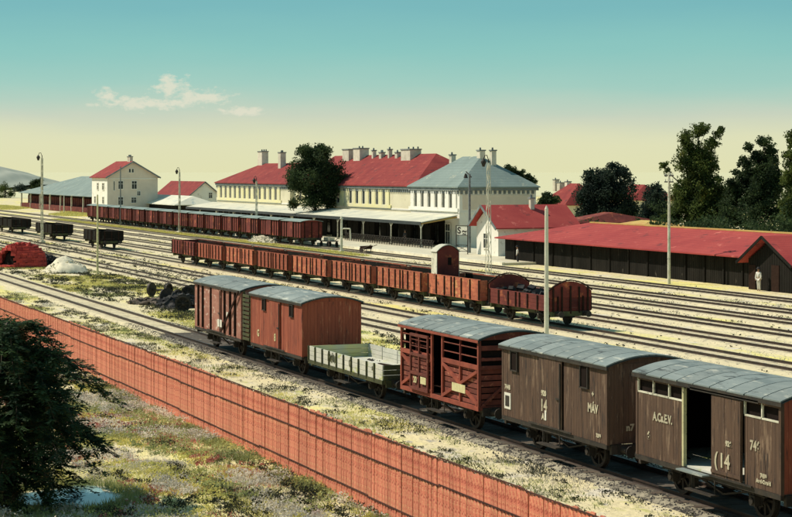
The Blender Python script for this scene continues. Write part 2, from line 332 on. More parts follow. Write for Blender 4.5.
# ------------------------------------------------------------------ tracks
def ballast_mat(name, c1, c2, dark, amt): mat(name, c1, c2, .6, rnd=.05, bump=.8, fine=9, spots=(dark, 3.0, amt), world=True)
ballast_mat('ballast_pale', (.66, .57, .36), (.54, .47, .31), (.08, .07, .06), .42)
ballast_mat('ballast_shade_deep', (.045, .04, .034), (.13, .11, .085), (.50, .45, .33), .30)  # near wagons' shadow painted into the ballast colour
ballast_mat('ballast_shade_mottled', (.40, .36, .26), (.16, .14, .11), (.035, .03, .026), .62)  # mottled wider bed, also darkened as painted shade of the near wagons
mat('buried_sleeper', (.62, .54, .38), (.26, .22, .16), .8, rnd=0, sharp=.12)
GA = 1.435
def track(yc, x0, x1, label, bal='ballast_pale', single=False, sp=.75):
    t = thing('railway_track', label, 'railway track', (0, yc, 0), kind='structure')
    for (u0, u1, bm_) in (((x0, -96, 'ballast_pale'), (-96, x1, 'ballast_shade_mottled')) if single else ((x0, x1, bal),)):
        b = MB(); b.prism([(-1.75, -.02), (-1.35, .075), (1.35, .075), (1.75, -.02)], 'X', u0, u1); b.build('ballast', bm_, t)
    for sgn in (-1, 1):
        r = MB(); y = sgn * (GA / 2 + .035)
        r.prism([(y - .06, .085), (y + .06, .085), (y + .05, .10), (y + .01, .11), (y + .01, .165), (y + .036, .175), (y + .036, .21), (y - .036, .21), (y - .036, .175), (y - .01, .165), (y - .01, .11), (y - .05, .10)], 'X', x0, x1)
        r.build('rail', 'rail_steel', t)
    sm = MB().box((0, 0, .055), (.24, 2.45, .06)).mesh('sleeper', 'sleeper_wood'); sm2 = MB().box((0, 0, .055), (.22, 2.3, .05)).mesh('sleeper', 'buried_sleeper')
    if single: MB().bb(-97, x1, -1.0, 1.0, .02, .083).build('shade_ballast', 'ballast_shade_deep', t)  # dark core strip carrying the painted shadow beneath the vans
    rr = random.Random(yc); n = int((x1 - x0) / sp); lim = 300 if single else 0; rest = MB()
    for k in range(n):
        x = x1 - .4 - k * sp + rr.uniform(-.04, .04)
        if k < lim: link('sleeper', sm if x > -97 else sm2, t, loc=(x, rr.uniform(-.05, .05), rr.uniform(0, .006) - (.0 if x > -97 else .004)), rot=(0, 0, rr.uniform(-.02, .02)))
        else: rest.box((x, rr.uniform(-.06, .06), .055), (.22, 2.35, .05))
    if rest.f: rest.build('sleeper_run', 'buried_sleeper', t, 'stuff')
    return t
YN = 26.62
track(YN, -190, -26, 'nearest railway track, carrying the row of brown covered vans and the cattle wagon', 'ballast_shade_deep', True)
YT = [(38.6, 'first railway track behind the near row of vans, empty'), (43.0, 'empty railway track just in front of the long row of red open wagons'),
      (47.7, 'railway track carrying the long row of red open wagons'), (52.6, 'first empty track beyond the red open wagons'),
      (57.2, 'second empty track beyond the red open wagons'), (61.9, 'third empty track beyond the red open wagons'), (66.4, 'empty track nearest the yellow grass strip below the long dark red train'),
      (72.1, 'railway track next to the platform, under the long dark red train')]
for y, l in YT: track(y, -470, -20 if y < 60 else -60, l)

# ------------------------------------------------------------------ platform
pf = MB(); X0, X1 = -345, U(512, 76); pf.bb(X0, X1, 75.2, 86.4, -.1, .24)
pf.build('platform', 'platform', kind='structure')
kb = thing('platform_kerb', 'pale stone kerb edging the station platform', 'kerb', (0, 75.1, 0), kind='structure')
km = MB().box((0, 0, .11), (1.96, .3, .34)).mesh('kerb_stone', 'concrete_pale')
for k in range(92): link('kerb_stone', km, kb, loc=(X1 - 1 - 2 * k, 0, random.uniform(0, .01)))

# ------------------------------------------------------------------ rolling stock
def wheelset_mesh():
    m = MB()
    for s in (-1, 1):
        y = s * .75
        for (r0, r1, w) in ((.50, .40, .12),):
            n = 20
            for k in range(n):
                a, b = 2 * math.pi * k / n, 2 * math.pi * (k + 1) / n; i = len(m.v)
                for yy in (y - w / 2, y + w / 2):
                    for (r, t) in ((r0, a), (r0, b), (r1, b), (r1, a)): m.v.append((r * math.cos(t), yy, r * math.sin(t)))
                for f in ((0, 1, 2, 3), (7, 6, 5, 4), (0, 4, 5, 1), (2, 6, 7, 3)): m.f.append(tuple(i + q for q in f))
        m.tube((0, y - .05, 0), (0, y + .05, 0), .53 if False else .12, n=10)
        for k in range(8):
            a = math.pi * 2 * k / 8; m.beam((.08 * math.cos(a), y, .08 * math.sin(a)), (.42 * math.cos(a), y, .42 * math.sin(a)), .05, .07)
        m.tube((0, s * .66, 0), (0, s * .69, 0), .53, n=20)
    m.tube((0, -1.0, 0), (0, 1.0, 0), .07, n=8)
    return m.mesh('wheelset', 'black_iron')
def buffer_mesh():
    m = MB(); m.tube((0, 0, 0), (.28, 0, 0), .11, .09, 10); m.tube((.28, 0, 0), (.50, 0, 0), .045, n=8); m.tube((.50, 0, 0), (.54, 0, 0), .18, n=12); m.box((.02, 0, 0), (.04, .3, .3)); return m.mesh('buffer', 'black_iron')
def guard_mesh():
    m = MB()                                                  # W-shaped axle guard, axle box and leaf spring
    m.beam((-.42, 0, .46), (-.13, 0, -.05), .02, .09); m.beam((.42, 0, .46), (.13, 0, -.05), .02, .09); m.box((-.14, 0, .18), (.06, .02, .56)); m.box((.14, 0, .18), (.06, .02, .56)); m.box((0, 0, -.12), (.40, .02, .05))
    m.box((0, -.10, 0), (.24, .20, .26)); m.tube((0, -.2, 0), (0, -.24, 0), .09, n=8)
    for k in range(5): m.box((0, -.12, .16 + k * .03), (1.05 - k * .18, .08, .022))
    m.box((0, -.12, .22), (.10, .1, .2)); m.beam((-.52, -.12, .17), (-.56, -.08, .42), .04); m.beam((.52, -.12, .17), (.56, -.08, .42), .04)
    return m.mesh('axle_guard', 'black_iron')
WS, BUF, AG = wheelset_mesh(), buffer_mesh(), guard_mesh()
RAILTOP = .21; AXZ = RAILTOP + .50
def underframe(t, L, Wd, wb, fz, frame='black_iron', detail=True):
    "fz: height of the floor above the ground"
    for s in (-1, 1):
        MB().bb(-L / 2 + .05, L / 2 - .05, s * .88 - .05, s * .88 + .05, fz - .30, fz - .045).build('sole_bar', frame, t)
        MB().bb(s * L / 2 - .06, s * L / 2 + .06, -Wd / 2 + .12, Wd / 2 - .12, fz - .32, fz - .047).build('headstock', frame, t)
        for q in (-.87, .87): link('buffer', BUF, t, loc=(s * (L / 2 + .06), q, fz - .18), rot=(0, 0, 0 if s > 0 else math.pi))
        link('wheelset', WS, t, loc=(s * wb / 2, 0, AXZ))
        for q in (-1, 1): link('axle_guard', AG, t, loc=(s * wb / 2, q * .96, AXZ), rot=(0, 0, 0 if q < 0 else math.pi))
        if detail:
            h = MB(); h.tube((s * (L / 2 + .06), 0, fz - .2), (s * (L / 2 + .35), 0, fz - .2), .03, n=6)
            for k in range(3): h.box((s * (L / 2 + .30 + .07 * k), 0, fz - .30 - .09 * k), (.05, .09, .12))
            h.build('coupling', 'black_iron', t)
    if detail:
        b = MB(); b.beam((-wb / 2, -.7, .95), (0, -.72, .52), .05); b.beam((wb / 2, -.7, .95), (0, -.72, .52), .05)
        b.tube((-wb / 2 + .6, -1.02, .86), (wb / 2 - .6, -1.02, .86), .022, n=6)
        for s in (-1, 1): b.box((s * (wb / 2 - .62), -.75, AXZ), (.09, .14, .42)); b.beam((s * (wb / 2 - .62), -.75, .95), (s * .3, -.75, .75), .05)
        b.build('brake_rigging', 'black_iron', t, 'stuff')
        st = MB()
        st.box((0, -Wd / 2 - .06, .62), (1.3, .26, .04))
        for x in (-.55, .55): st.box((x, -Wd / 2 - .0, .85), (.04, .03, .46))
        st.build('step_board', 'black_iron', t)
def boards_side(x0, x1, z0, z1, y, face=-1, vertical=True, w=.16, th=.035, gap=.008, rr=random):
    m = MB()
    if vertical:
        n = max(1, round((x1 - x0) / w)); w = (x1 - x0) / n
        for k in range(n):
            j = rr.uniform(0, .008); m.bb(x0 + k * w + gap / 2, x0 + (k + 1) * w - gap / 2, min(y, y + face * (th + j)), max(y, y + face * (th + j)), z0, z1)
    else:
        n = max(1, round((z1 - z0) / w)); w = (z1 - z0) / n
        for k in range(n):
            j = rr.uniform(0, .01); m.bb(x0, x1, min(y, y + face * (th + j)), max(y, y + face * (th + j)), z0 + k * w + gap / 2, z0 + (k + 1) * w - gap / 2)
    return m
def boards_end(y0, y1, z0, z1, x, face=1, vertical=True, w=.16, th=.035, gap=.008):
    m = MB(); n = max(1, round(((y1 - y0) if vertical else (z1 - z0)) / w))
    for k in range(n):
        j = random.uniform(0, .008); xa, xb = sorted((x, x + face * (th + j)))
        if vertical:
            ww = (y1 - y0) / n; m.bb(xa, xb, y0 + k * ww + gap / 2, y0 + (k + 1) * ww - gap / 2, z0, z1)
        else:
            ww = (z1 - z0) / n; m.bb(xa, xb, y0, y1, z0 + k * ww + gap / 2, z0 + (k + 1) * ww - gap / 2)
    return m
def arch(W, rise, e, n=12):
    return [(-W / 2 + W * k / n, e + rise * (1 - (2 * (-W / 2 + W * k / n) / W) ** 2)) for k in range(n + 1)]
def arched_roof(t, L, W, e, rise, panels, m='roof_teal', over=.12):
    lo = arch(W, rise, e - .045); up = arch(W, rise, e)
    r = MB(); r.prism(lo + [(p, q - .03) for p, q in reversed(lo)], 'X', -L / 2 - over + .02, L / 2 + over - .02); ro = r.build('roof', 'roof_dark', t)
    if panels:
        w = (L + 2 * over) / panels; up2 = arch(W + .06, rise, e)
        P = MB(); P.prism(up2 + [(p, q - .035) for p, q in reversed(up2)], 'X', -w / 2 + .022, w / 2 - .022)
        rib = arch(W + .07, rise, e + .02)
        me = P.mesh('roof_panel', m)
        for k in range(panels): link('roof_panel', me, ro, loc=(-L / 2 - over + (k + .5) * w, 0, random.uniform(0, .004)), rot=(random.uniform(-.004, .004), random.uniform(-.002, .002), 0))
    # dark verge boards
    f = MB()
    for s in (-1, 1): f.bb(-L / 2 - over, L / 2 + over, s * (W / 2 + .01) - .02, s * (W / 2 + .01) + .02, e - .14, e - .037)
    f.split('fascia', 'black_iron', t)
    return ro
EP = lambda W, rise, z0, e: [(-W / 2, z0)] + [(W / 2, z0)] + [(p, q) for p, q in reversed(arch(W, rise, e, 10))]

def covered_van(label, xc, L, wood, z1=3.42, fz=1.15, W=2.7, yc=YN, panels=9, vertical=True, rise=.27, group=None, roofm='roof_teal', doors=True):
    t = thing('covered_van', label, 'goods van', (xc, yc, 0), 0, group)
    underframe(t, L, W, L * .56, fz)
    c = MB(); c.bb(-L / 2 + .05, L / 2 - .05, -W / 2 + .05, W / 2 - .05, fz - .04, z1 - .02)
    c.prism([(p * .97, q - .07) for p, q in EP(W, rise, z1 - .15, z1)], 'X', -L / 2 + .05, L / 2 - .05); c.build('body_core', 'dark_inside', t)
    d = 1.5
    boards_side(-L / 2 + .08, -d / 2 - .04, fz - .03, z1 - .05, -W / 2 + .05, -1, vertical).build('side_boarding', wood, t, 'stuff')
    boards_side(d / 2 + .04, L / 2 - .08, fz - .03, z1 - .05, -W / 2 + .05, -1, vertical).build('side_boarding', wood, t, 'stuff')
    boards_side(-L / 2 + .08, L / 2 - .08, fz - .03, z1 - .05, W / 2 - .05, 1, vertical).build('side_boarding', wood, t, 'stuff')
    for s in (-1, 1):
        boards_end(-W / 2 + .08, W / 2 - .08, fz - .03, z1 + .02, s * (L / 2 - .05), s, True).build('end_boarding', wood, t, 'stuff')
        g = MB(); g.prism([(p * .96, q - .05) for p, q in arch(W, rise, z1, 10)] + [(W * .48, z1 - .02), (-W * .48, z1 - .02)][0:2], 'X', s * (L / 2 - .05) - .012, s * (L / 2 - .05) + .03); g.build('end_gable', wood, t)
    p = MB()
    for sx in (-1, 1):
        for sy in (-1, 1): p.box((sx * (L / 2 - .045), sy * (W / 2 - .045), (fz + z1) / 2 - .04), (.10, .10, z1 - fz + .02))
    p.split('corner_post', wood, t)
    b = MB(); b.box((0, -W / 2 + .03, fz - .1), (L, .08, .13)); b.box((0, W / 2 - .03, fz - .1), (L, .08, .13)); b.split('bottom_rail', 'black_iron', t)
    if doors:
        dr = boards_side(-d / 2, d / 2, fz + .0, z1 - .12, -W / 2 - .012, -1, True, .17).build('door', wood, t)
        h = MB(); h.box((0, -W / 2 - .07, fz + .02), (d * 1.9, .03, .05)); h.box((d * .45, -W / 2 - .07, z1 - .12), (d * 1.9, .03, .06)); h.split('door_runner', 'black_iron', t)
        hh = MB(); hh.box((d / 2 - .06, -W / 2 - .075, (fz + z1) / 2 - .1), (.04, .03, z1 - fz - .25)); hh.box((d / 2 - .2, -W / 2 - .08, fz + .95), (.26, .03, .05)); hh.split('door_bar', 'black_iron', dr)
    arched_roof(t, L, W + .1, z1, rise, panels, roofm)
    return t
def hatch(t, x, z, w, h, y=-1.36):
    m = MB(); m.box((x, y + .005, z), (w, .03, h)); f = m.build('window_hatch', 'dark_inside', t)
    g = MB(); g.box((x, y - .02, z - h / 2), (w + .08, .05, .04)); g.box((x, y - .02, z + h / 2), (w + .08, .05, .04)); g.box((x - w / 2, y - .02, z), (.04, .05, h)); g.box((x + w / 2, y - .02, z), (.04, .05, h)); g.build('hatch_frame', 'black_iron', f)
YF = YN - 1.35
def span(p0, p1, Y=YF):
    a, b = U(p0, Y), U(p1, Y); return (a + b) / 2, b - a, a, b

# V5 - brown van lettered MÁV
xc, L, a, b = span(502, 607)
v5 = covered_van('brown covered van with two small dark windows, lettered MÁV', xc, L, 'brown_wood')
hatch(v5, -L / 2 + .95, 2.95, .46, .62); hatch(v5, L / 2 - 1.35, 2.95, .46, .66)
text(v5, 'MÁV', .36, (L / 2 - .85, -1.354, 1.95), sx=.85); text(v5, '+', .22, (L / 2 - .85, -1.354, 2.42))
text(v5, '14', .52, (-.4, -1.412, 1.62), sx=.9); text(v5, '920', .22, (-.4, -1.412, 2.1)); text(v5, 'A', .26, (-.45, -1.412, 1.36))
text(v5, '7448', .20, (-L / 2 + .42, -1.354, 2.0))
m = MB(); m.box((-L / 2 + .42, -1.350, 1.62), (.46, .02, .52)); pl = m.build('notice_board', 'white_paint', v5); MB().box((-L / 2 + .42, -1.364, 1.62), (.28, .014, .34)).build('notice_print', 'black_iron', pl)
text(v5, '7200', .14, (L / 2 - .5, -1.354, 1.27)); text(v5, 'n7', .26, (L / 2 + .02, -.6, 1.5), rz=90)
m = MB(); m.box((-.28, -1.412, 1.5), (.10, .014, .3)); m.build('chalk_mark', 'white_paint', v5)

# V6 - van with open doorway
xc, L, a, b = span(636, 781)
def open_door_van():
    W = 2.7; fz = 1.15; z1 = 3.42; t = thing('covered_van', 'brown covered goods van with open doorway, lettered A.Cs.E.V. and 746', 'goods van', (xc, YN, 0))
    underframe(t, L, W, L * .56, fz)
    MB().bb(-L / 2 + .05, L / 2 - .05, -W / 2 + .05, W / 2 - .05, fz - .045, fz + .03).build('floor', 'grey_wagon', t)
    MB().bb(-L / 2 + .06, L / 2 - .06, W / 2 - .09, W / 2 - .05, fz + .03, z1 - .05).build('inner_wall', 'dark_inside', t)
    dx0, dx1 = -.95, .45                      # open doorway, its door slid to the right
    zt = 2.86
    boards_side(-L / 2 + .08, dx0, fz - .03, zt, -W / 2 + .05, -1, True, .15).build('side_boarding', 'brown_wood', t, 'stuff')
    boards_side(dx1 + 1.45, L / 2 - .08, fz - .03, zt, -W / 2 + .05, -1, True, .15).build('side_boarding', 'brown_wood', t, 'stuff')
    boards_side(-L / 2 + .08, L / 2 - .08, fz - .03, z1 - .05, W / 2 - .05, 1, True, .15).build('side_boarding', 'brown_wood', t, 'stuff')
    for (u0, u1) in ((-L / 2 + .08, dx0), (dx1 + 1.45, L / 2 - .08)):       # upper ventilation openings with bars
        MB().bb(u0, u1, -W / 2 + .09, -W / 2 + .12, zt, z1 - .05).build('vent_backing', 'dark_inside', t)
        n = 3 if u1 - u0 > 2.4 else 2
        for k in range(n):
            w = (u1 - u0) / n; f = MB(); x0 = u0 + k * w
            f.bb(x0 + .02, x0 + w - .02, -W / 2 + .0, -W / 2 + .05, zt + .0, zt + .045); f.bb(x0 + .0, x0 + .045, -W / 2 - .002, -W / 2 + .052, zt + .045, z1 - .16)
            f.build('vent_frame', 'pole_pale' if k == 0 or True else 'brown_wood', t)
        MB().bb(u0, u1, -W / 2 + .0, -W / 2 + .06, z1 - .20, z1 - .05).build('top_rail', 'brown_wood', t)
    dr = boards_side(dx1, dx1 + 1.42, fz + .0, z1 - .2, -W / 2 - .01, -1, True, .16).build('sliding_door', 'brown_wood', t)
    hb = MB(); hb.box((dx1 + .71, -W / 2 - .07, fz + .12), (1.36, .03, .08)); hb.box((dx1 + 1.40, -W / 2 - .07, 2.2), (.05, .04, 2.0)); hb.split('door_batten', 'brown_wood', dr)
    q = MB(); q.box((dx0 - .04, -W / 2 + .02, 2.2), (.08, .10, 2.1)); q.build('door_post', 'pole_yellow', t)
    q = MB(); q.box((dx1 + .6, -W / 2 - .06, z1 - .14), (3.2, .04, .07)); q.box((dx1 + .2, -W / 2 - .06, fz - .02), (3.4, .04, .05)); q.split('door_runner', 'black_iron', t)
    for s in (-1, 1):
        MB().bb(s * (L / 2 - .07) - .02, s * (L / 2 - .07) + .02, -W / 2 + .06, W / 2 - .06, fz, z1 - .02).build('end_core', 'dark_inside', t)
        boards_end(-W / 2 + .08, W / 2 - .08, fz - .03, z1 + .02, s * (L / 2 - .05), s, True, .15).build('end_boarding', 'red_wood', t, 'stuff')
        g = MB(); g.prism([(p * .96, r - .05) for p, r in arch(W, .27, z1, 10)], 'X', s * (L / 2 - .05) - .012, s * (L / 2 - .05) + .03); g.build('end_gable', 'brown_wood', t)
    p = MB()
    for sx in (-1, 1):
        for sy in (-1, 1): p.box((sx * (L / 2 - .045), sy * (W / 2 - .045), (fz + z1) / 2 - .04), (.10, .10, z1 - fz + .02))
    p.split('corner_post', 'brown_wood', t)
    MB().box((0, -W / 2 + .03, fz - .1), (L, .08, .13)).build('bottom_rail', 'black_iron', t)
    MB().box((dx0 + .72, -W / 2 - .1, fz - .04), (1.3, .42, .04)).build('door_step', 'roof_teal', t)
    arched_roof(t, L, W + .1, z1, .27, 9)
    text(t, 'A.Cs.E.V.', .32, (-L / 2 + 1.45, -1.354, 2.18), sx=.85); text(t, '746', .34, (dx1 + 1.45 + .5, -1.354, 2.05), sx=.85)
    text(t, '14', .52, (dx1 + .66, -1.42, 1.42)); text(t, '(', .52, (dx1 + .26, -1.42, 1.42)); text(t, '926', .18, (dx1 + .85, -1.42, 2.0))
    text(t, '6', .3, (-L / 2 + .7, -1.354, 1.62)); text(t, '7490', .14, (L / 2 - .75, -1.354, 1.42)); text(t, 'Arad-Csanád', .12, (L / 2 - .75, -1.354, 1.28))
    return t
v6 = open_door_van()
xg = b + 1.25 + 3.6
v7 = covered_van('brown van cut off by the right edge, beyond the open-doorway van', xg, 7.1, 'brown_wood')

# V4 - cattle wagon with open slatted sides
xc, L, a, b = span(401, 479)
def cattle():
    W = 2.7; fz = 1.15; z1 = 3.42; t = thing('cattle_wagon', 'reddish slatted cattle wagon with diagonal cross braces and open upper sides', 'cattle wagon', (xc, YN, 0))
    underframe(t, L, W, L * .56, fz)
    MB().bb(-L / 2 + .05, L / 2 - .05, -W / 2 + .05, W / 2 - .05, fz - .045, fz + .03).build('floor', 'fence_dark', t)
    zm = 2.45; bay = (-.55, .38)
    slat = {}
    def slatrow(x0, x1, z0, z1_, y, m, nm='side_slat'):
        n = max(1, round((z1_ - z0) / .19)); w = (z1_ - z0) / n
        for k in range(n):
            key = round(x1 - x0, 2), round(w, 3)
            if key not in slat: slat[key] = MB().box((0, 0, 0), (x1 - x0, .03, w - .035)).mesh('side_slat', m)
            link(nm, slat[key], t, loc=((x0 + x1) / 2, y, z0 + (k + .5) * w))
    slatrow(-L / 2 + .1, bay[0], fz, zm, -W / 2 + .07, 'cattle_wood'); slatrow(bay[1], L / 2 - .1, fz, zm, -W / 2 + .07, 'cattle_wood')
    slatrow(-L / 2 + .1, L / 2 - .1, fz, 3.3, W / 2 - .07, 'dull_red_wood')
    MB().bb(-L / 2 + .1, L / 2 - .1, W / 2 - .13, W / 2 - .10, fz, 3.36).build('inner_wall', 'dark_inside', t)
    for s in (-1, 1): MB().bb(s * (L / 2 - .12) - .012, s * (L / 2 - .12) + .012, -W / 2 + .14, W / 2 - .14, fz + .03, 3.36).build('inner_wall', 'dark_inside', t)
    fr = 'bright_red_frame'; y = -W / 2 + .01
    def bar(p0, p1, w=.10, nm='frame_bar', m=fr, th=.07): MB().beam(p0, p1, th, w).build(nm, m, t)
    for x in (-L / 2 + .05, bay[0], bay[1], L / 2 - .05): bar((x, y, fz - .1), (x, y, z1 - .1), .10, 'post')
    for (x0, x1) in ((-L / 2 + .1, bay[0] - .05), (bay[1] + .05, L / 2 - .1)):
        xm = (x0 + x1) / 2
        bar((x0, y - .003, zm), (x1, y - .003, zm), .15, 'middle_rail')
        bar((xm, y + .004, fz), (xm, y + .004, zm - .07), .08, 'post')
        bar((x0, y - .01, fz + .06), (x1, y - .01, zm - .12), .11, 'diagonal_brace'); bar((x0, y - .013, zm - .12), (x1, y - .013, fz + .06), .11, 'diagonal_brace')
        for z in (2.78, 3.08): bar((x0, y + .02, z), (x1, y + .02, z), .035, 'upper_bar', 'cattle_wood', .03)
        bar((xm, y + .015, zm + .08), (xm, y + .015, z1 - .1), .06, 'post', 'dull_red_wood')
    bar((-L / 2, y - .004, fz - .07), (L / 2, y - .004, fz - .07), .15, 'bottom_rail')
    bar((-L / 2, y - .004, z1 - .07), (L / 2, y - .004, z1 - .07), .06, 'top_rail')
    # gate slid to the left of the doorway
    d0, d1 = bay[0] - 1.75, bay[0] - .18; yd = y - .09; gt = MB()
    for x in (d0, (d0 + d1) / 2, d1): gt.bb(x - .04, x + .04, yd - .03, yd + .03, fz, z1 - .25)
    for z in (fz + .05, 1.75, zm - .03, z1 - .3): gt.bb(d0, d1, yd - .035, yd + .025, z - .05, z + .05)
    g = gt.build('sliding_gate', 'cattle_wood', t)
    for k in range(3):
        MB().box(((d0 + d1) / 2, yd + .03, fz + .18 + k * .2), (d1 - d0, .02, .17)).build('gate_slat', 'cattle_wood', g)
    for k in range(4): MB().box(((d0 + d1) / 2, yd + .03, 1.86 + k * .15), (d1 - d0, .02, .11)).build('gate_slat', 'cattle_wood', g)
    for z in (2.72, 2.95): MB().box(((d0 + d1) / 2, yd, z), (d1 - d0, .02, .03)).build('gate_bar', 'cattle_wood', g)
    text(t, '20', .3, ((d0 + d1) / 2 - .3, yd - .04, 1.42), 'yellow_paint'); 
    MB().box((.95 + .9, y - .052, 1.62), (1.1, .012, .28)).build('painted_panel', 'yellow_paint', t); MB().box((-.95 - .1, yd - .045, 1.55), (.5, .012, .25)).build('painted_panel', 'yellow_paint', t)
    for s in (-1, 1):
        x = s * (L / 2 - .05); n = 6
        for k in range(n): MB().box((x, 0, fz + .12 + k * .21), (.04, W - .2, .17)).build('end_slat', 'cattle_wood', t)
        MB().box((x, 0, 2.72), (.04, W - .2, .10)).build('end_slat', 'cattle_wood', t); MB().box((x, 0, 3.1), (.04, W - .2, .16)).build('end_slat', 'cattle_wood', t)
        e = MB()
        for q in (-1, 1): e.box((x, q * (W / 2 - .03), 2.25), (.11, .09, 2.3))
        e.box((x + s * .04, 0, zm), (.06, W, .12)); e.box((x + s * .04, 0, fz - .05), (.06, W, .14)); e.beam((x + s * .05, -W / 2 + .1, fz), (x + s * .05, W * .12, zm), .06, .10)
        e.prism([(p, r - .05) for p, r in arch(W, .27, z1, 10)], 'X', x - .03, x + .03)
        e.build('end_frame', 'cattle_wood', t)
    arched_roof(t, L, W + .1, z1, .27, 9)
    b2 = MB(); b2.bb(-L / 2 - .1, L / 2 + .1, -W / 2 - .095, -W / 2 - .075, z1 - .13, z1 - .04); b2.build('roof_edge_strip', 'bright_red_frame', t)
    return t
v4 = cattle()

# V3 - low sided grey wagon
xc, L, a, b = span(309, 383)
def lowside():
    W = 2.7; fz = 1.15; t = thing('flat_wagon', 'pale grey low-sided empty wagon between the orange-red van and the cattle wagon', 'low wagon', (xc, YN, 0))
    underframe(t, L, W, L * .56, fz, 'green_black_iron')
    n = 40; fl = [link('floor_board', me, t, loc=(-L / 2 + .1 + (k + .5) * (L - .2) / n, 0, fz - .03 + random.uniform(0, .008))) for me in [MB().box((0, 0, 0), ((L - .2) / n - .012, W - .1, .05)).mesh('floor_board', 'grey_wagon')] for k in range(n)]
    h = .58; nb = 5; w = L / nb
    for s in (-1, 1):
        for k in range(nb):
            x0 = -L / 2 + k * w; q = MB()
            for r in range(3): q.bb(x0 + .04, x0 + w - .04, s * (W / 2 - .02) - .025, s * (W / 2 - .02) + .025 + random.uniform(0, .006), fz - .05 + r * h / 3 + .006, fz - .05 + (r + 1) * h / 3 - .006)
            pn = q.build('side_flap', 'grey_wagon', t)
            st = MB()
            for x in (x0 + .03, x0 + w / 2): st.bb(x - .035, x + .035, s * (W / 2 + .03) - .03, s * (W / 2 + .03) + .03, fz - .12, fz + h - .04)
            st.split('stanchion', 'green_black_iron', pn)
        x = s * (L / 2 - .03); q = MB()
        for r in range(3): q.bb(x - .025, x + .025, -W / 2 + .05, W / 2 - .05, fz - .05 + r * h / 3 + .006, fz - .05 + (r + 1) * h / 3 - .006)
        q.build('end_board', 'green_black_iron' if s > 0 else 'yellow_wagon', t)
        MB().bb(-L / 2, L / 2, s * (W / 2 - .01) - .05, s * (W / 2 - .01) + .05, fz - .2, fz - .053).build('side_sill', 'green_black_iron', t)
    text(t, 'MÁV', .42, (-L / 2 + 2.9, -1.39, 1.28), 'green_black_iron', sx=1.2); text(t, 'G', .42, (-L / 2 + 5.0, -1.39, 1.28), 'green_black_iron'); text(t, '5', .2, (-L / 2 + 7.4, -1.39, 1.4), 'green_black_iron')
    text(t, 'n', .4, (L / 2 + .005, .45, 1.3), rz=90)
    MB().beam((-.1, .2, fz + .08), (1.9, .5, fz + .1), .12, .12).build('loose_bar' if False else 'load_stake', 'fence_dark', t)
    return t
v3 = lowside()

# V2 - red van
xc, L, a, b = span(251, 302)
v2 = covered_van('orange-red covered goods van with plain boarded end, left of the pale low wagon', xc, L, 'red_wood', panels=5)
hatch(v2, -L / 2 + 2.0, 3.0, .42, .5); hatch(v2, L / 2 - 1.35, 2.98, .42, .5)
text(v2, 'G', .42, (-L / 2 + 1.1, -1.354, 1.5), 'yellow_paint'); text(v2, '8', .46, (.1, -1.412, 1.5), 'yellow_paint')
# V1 - pinkish braced van with brakeman's platform
xc, L, a, b = span(195, 241)
v1 = covered_van('faded pinkish covered van with dark posts and one diagonal brace', xc, L, 'pink_wood', panels=5)
pp = MB()
for x in (-L / 2 + .7, -L / 2 + 1.5, -1.0, L / 2 - 2.6, L / 2 - 1.7, L / 2 - .9): pp.box((x, -1.385, 2.28), (.12, .07, 2.2))
pp.split('outside_post', 'fence_dark', v1)
MB().beam((L / 2 - 2.9, -1.45, 1.3), (L / 2 - .1, -1.45, 3.35), .05, .10).build('diagonal_brace', 'fence_dark', v1)
MB().box((L / 2 - 3.3, -1.41, 1.62), (.7, .02, .36)).build('chalk_panel', 'white_paint', v1)
MB().box((L / 2 - 2.0, -1.42, 2.1), (.26, .02, .3)).build('label_plate', 'white_paint', v1)
# brakeman's platform cabin between V1 and V2
bc = MB(); x0 = L / 2 + .06
for k in range(11): bc.box((x0 + .6, -1.30, 1.2 + k * .2), (1.02, .05, .13))
for xx in (x0 + .08, x0 + 1.12):
    for yy in (-1.24, 1.24): bc.box((xx, yy, 2.25), (.08, .08, 2.3))
bc.split('platform_slat', 'green_black_iron', v1)
MB().bb(x0, x0 + 1.15, -1.1, 1.1, 1.02, 1.09).build('platform_floor', 'fence_dark', v1)

# middle row of open wagons
YM = 47.7; YMF = YM - 1.35
def open_wagon(label, xc, L, wood, h=1.2, yc=YM, post='fence_dark', npost=9, group=None, wear=True, frame='green_black_iron'):
    W = 2.7; fz = 1.15; t = thing('open_wagon', label, 'open wagon', (xc, yc, 0), 0, group)
    underframe(t, L, W, L * .56, fz, frame, detail=False)
    MB().bb(-L / 2 + .05, L / 2 - .05, -W / 2 + .05, W / 2 - .05, fz - .045, fz + .02).build('floor', 'sleeper_wood', t)
    for s in (-1, 1):
        boards_side(-L / 2 + .05, L / 2 - .05, fz - .05, fz + h, s * (W / 2 - .05), s, False, .24, .05).build('side_board', wood, t)
        boards_end(-W / 2 + .06, W / 2 - .06, fz - .05, fz + h, s * (L / 2 - .05), s, False, .24, .05).build('end_board', wood, t)
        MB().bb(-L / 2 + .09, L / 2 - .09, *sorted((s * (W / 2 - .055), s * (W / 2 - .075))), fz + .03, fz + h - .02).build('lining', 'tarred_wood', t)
        p = MB()
        for k in range(npost):
            x = -L / 2 + .12 + (L - .24) * k / (npost - 1)
            if k == npost // 2: p.box((x - .25, s * (W / 2 + .03), fz + h / 2), (.10, .07, h + .05)); p.box((x + .25, s * (W / 2 + .03), fz + h / 2), (.10, .07, h + .05))
            else: p.box((x, s * (W / 2 + .03), fz + h / 2), (.12, .07, h + .02))
        p.split('side_post', post, t)
        e = MB()
        for y in (-.8, 0, .8): e.box((s * (L / 2 + .03), y, fz + h / 2), (.07, .11, h))
        e.split('end_post', post, t)
        MB().bb(-L / 2, L / 2, s * (W / 2 - .03) - .03, s * (W / 2 - .03) + .03, fz + h, fz + h + .05).build('top_capping', wood, t)
    return t
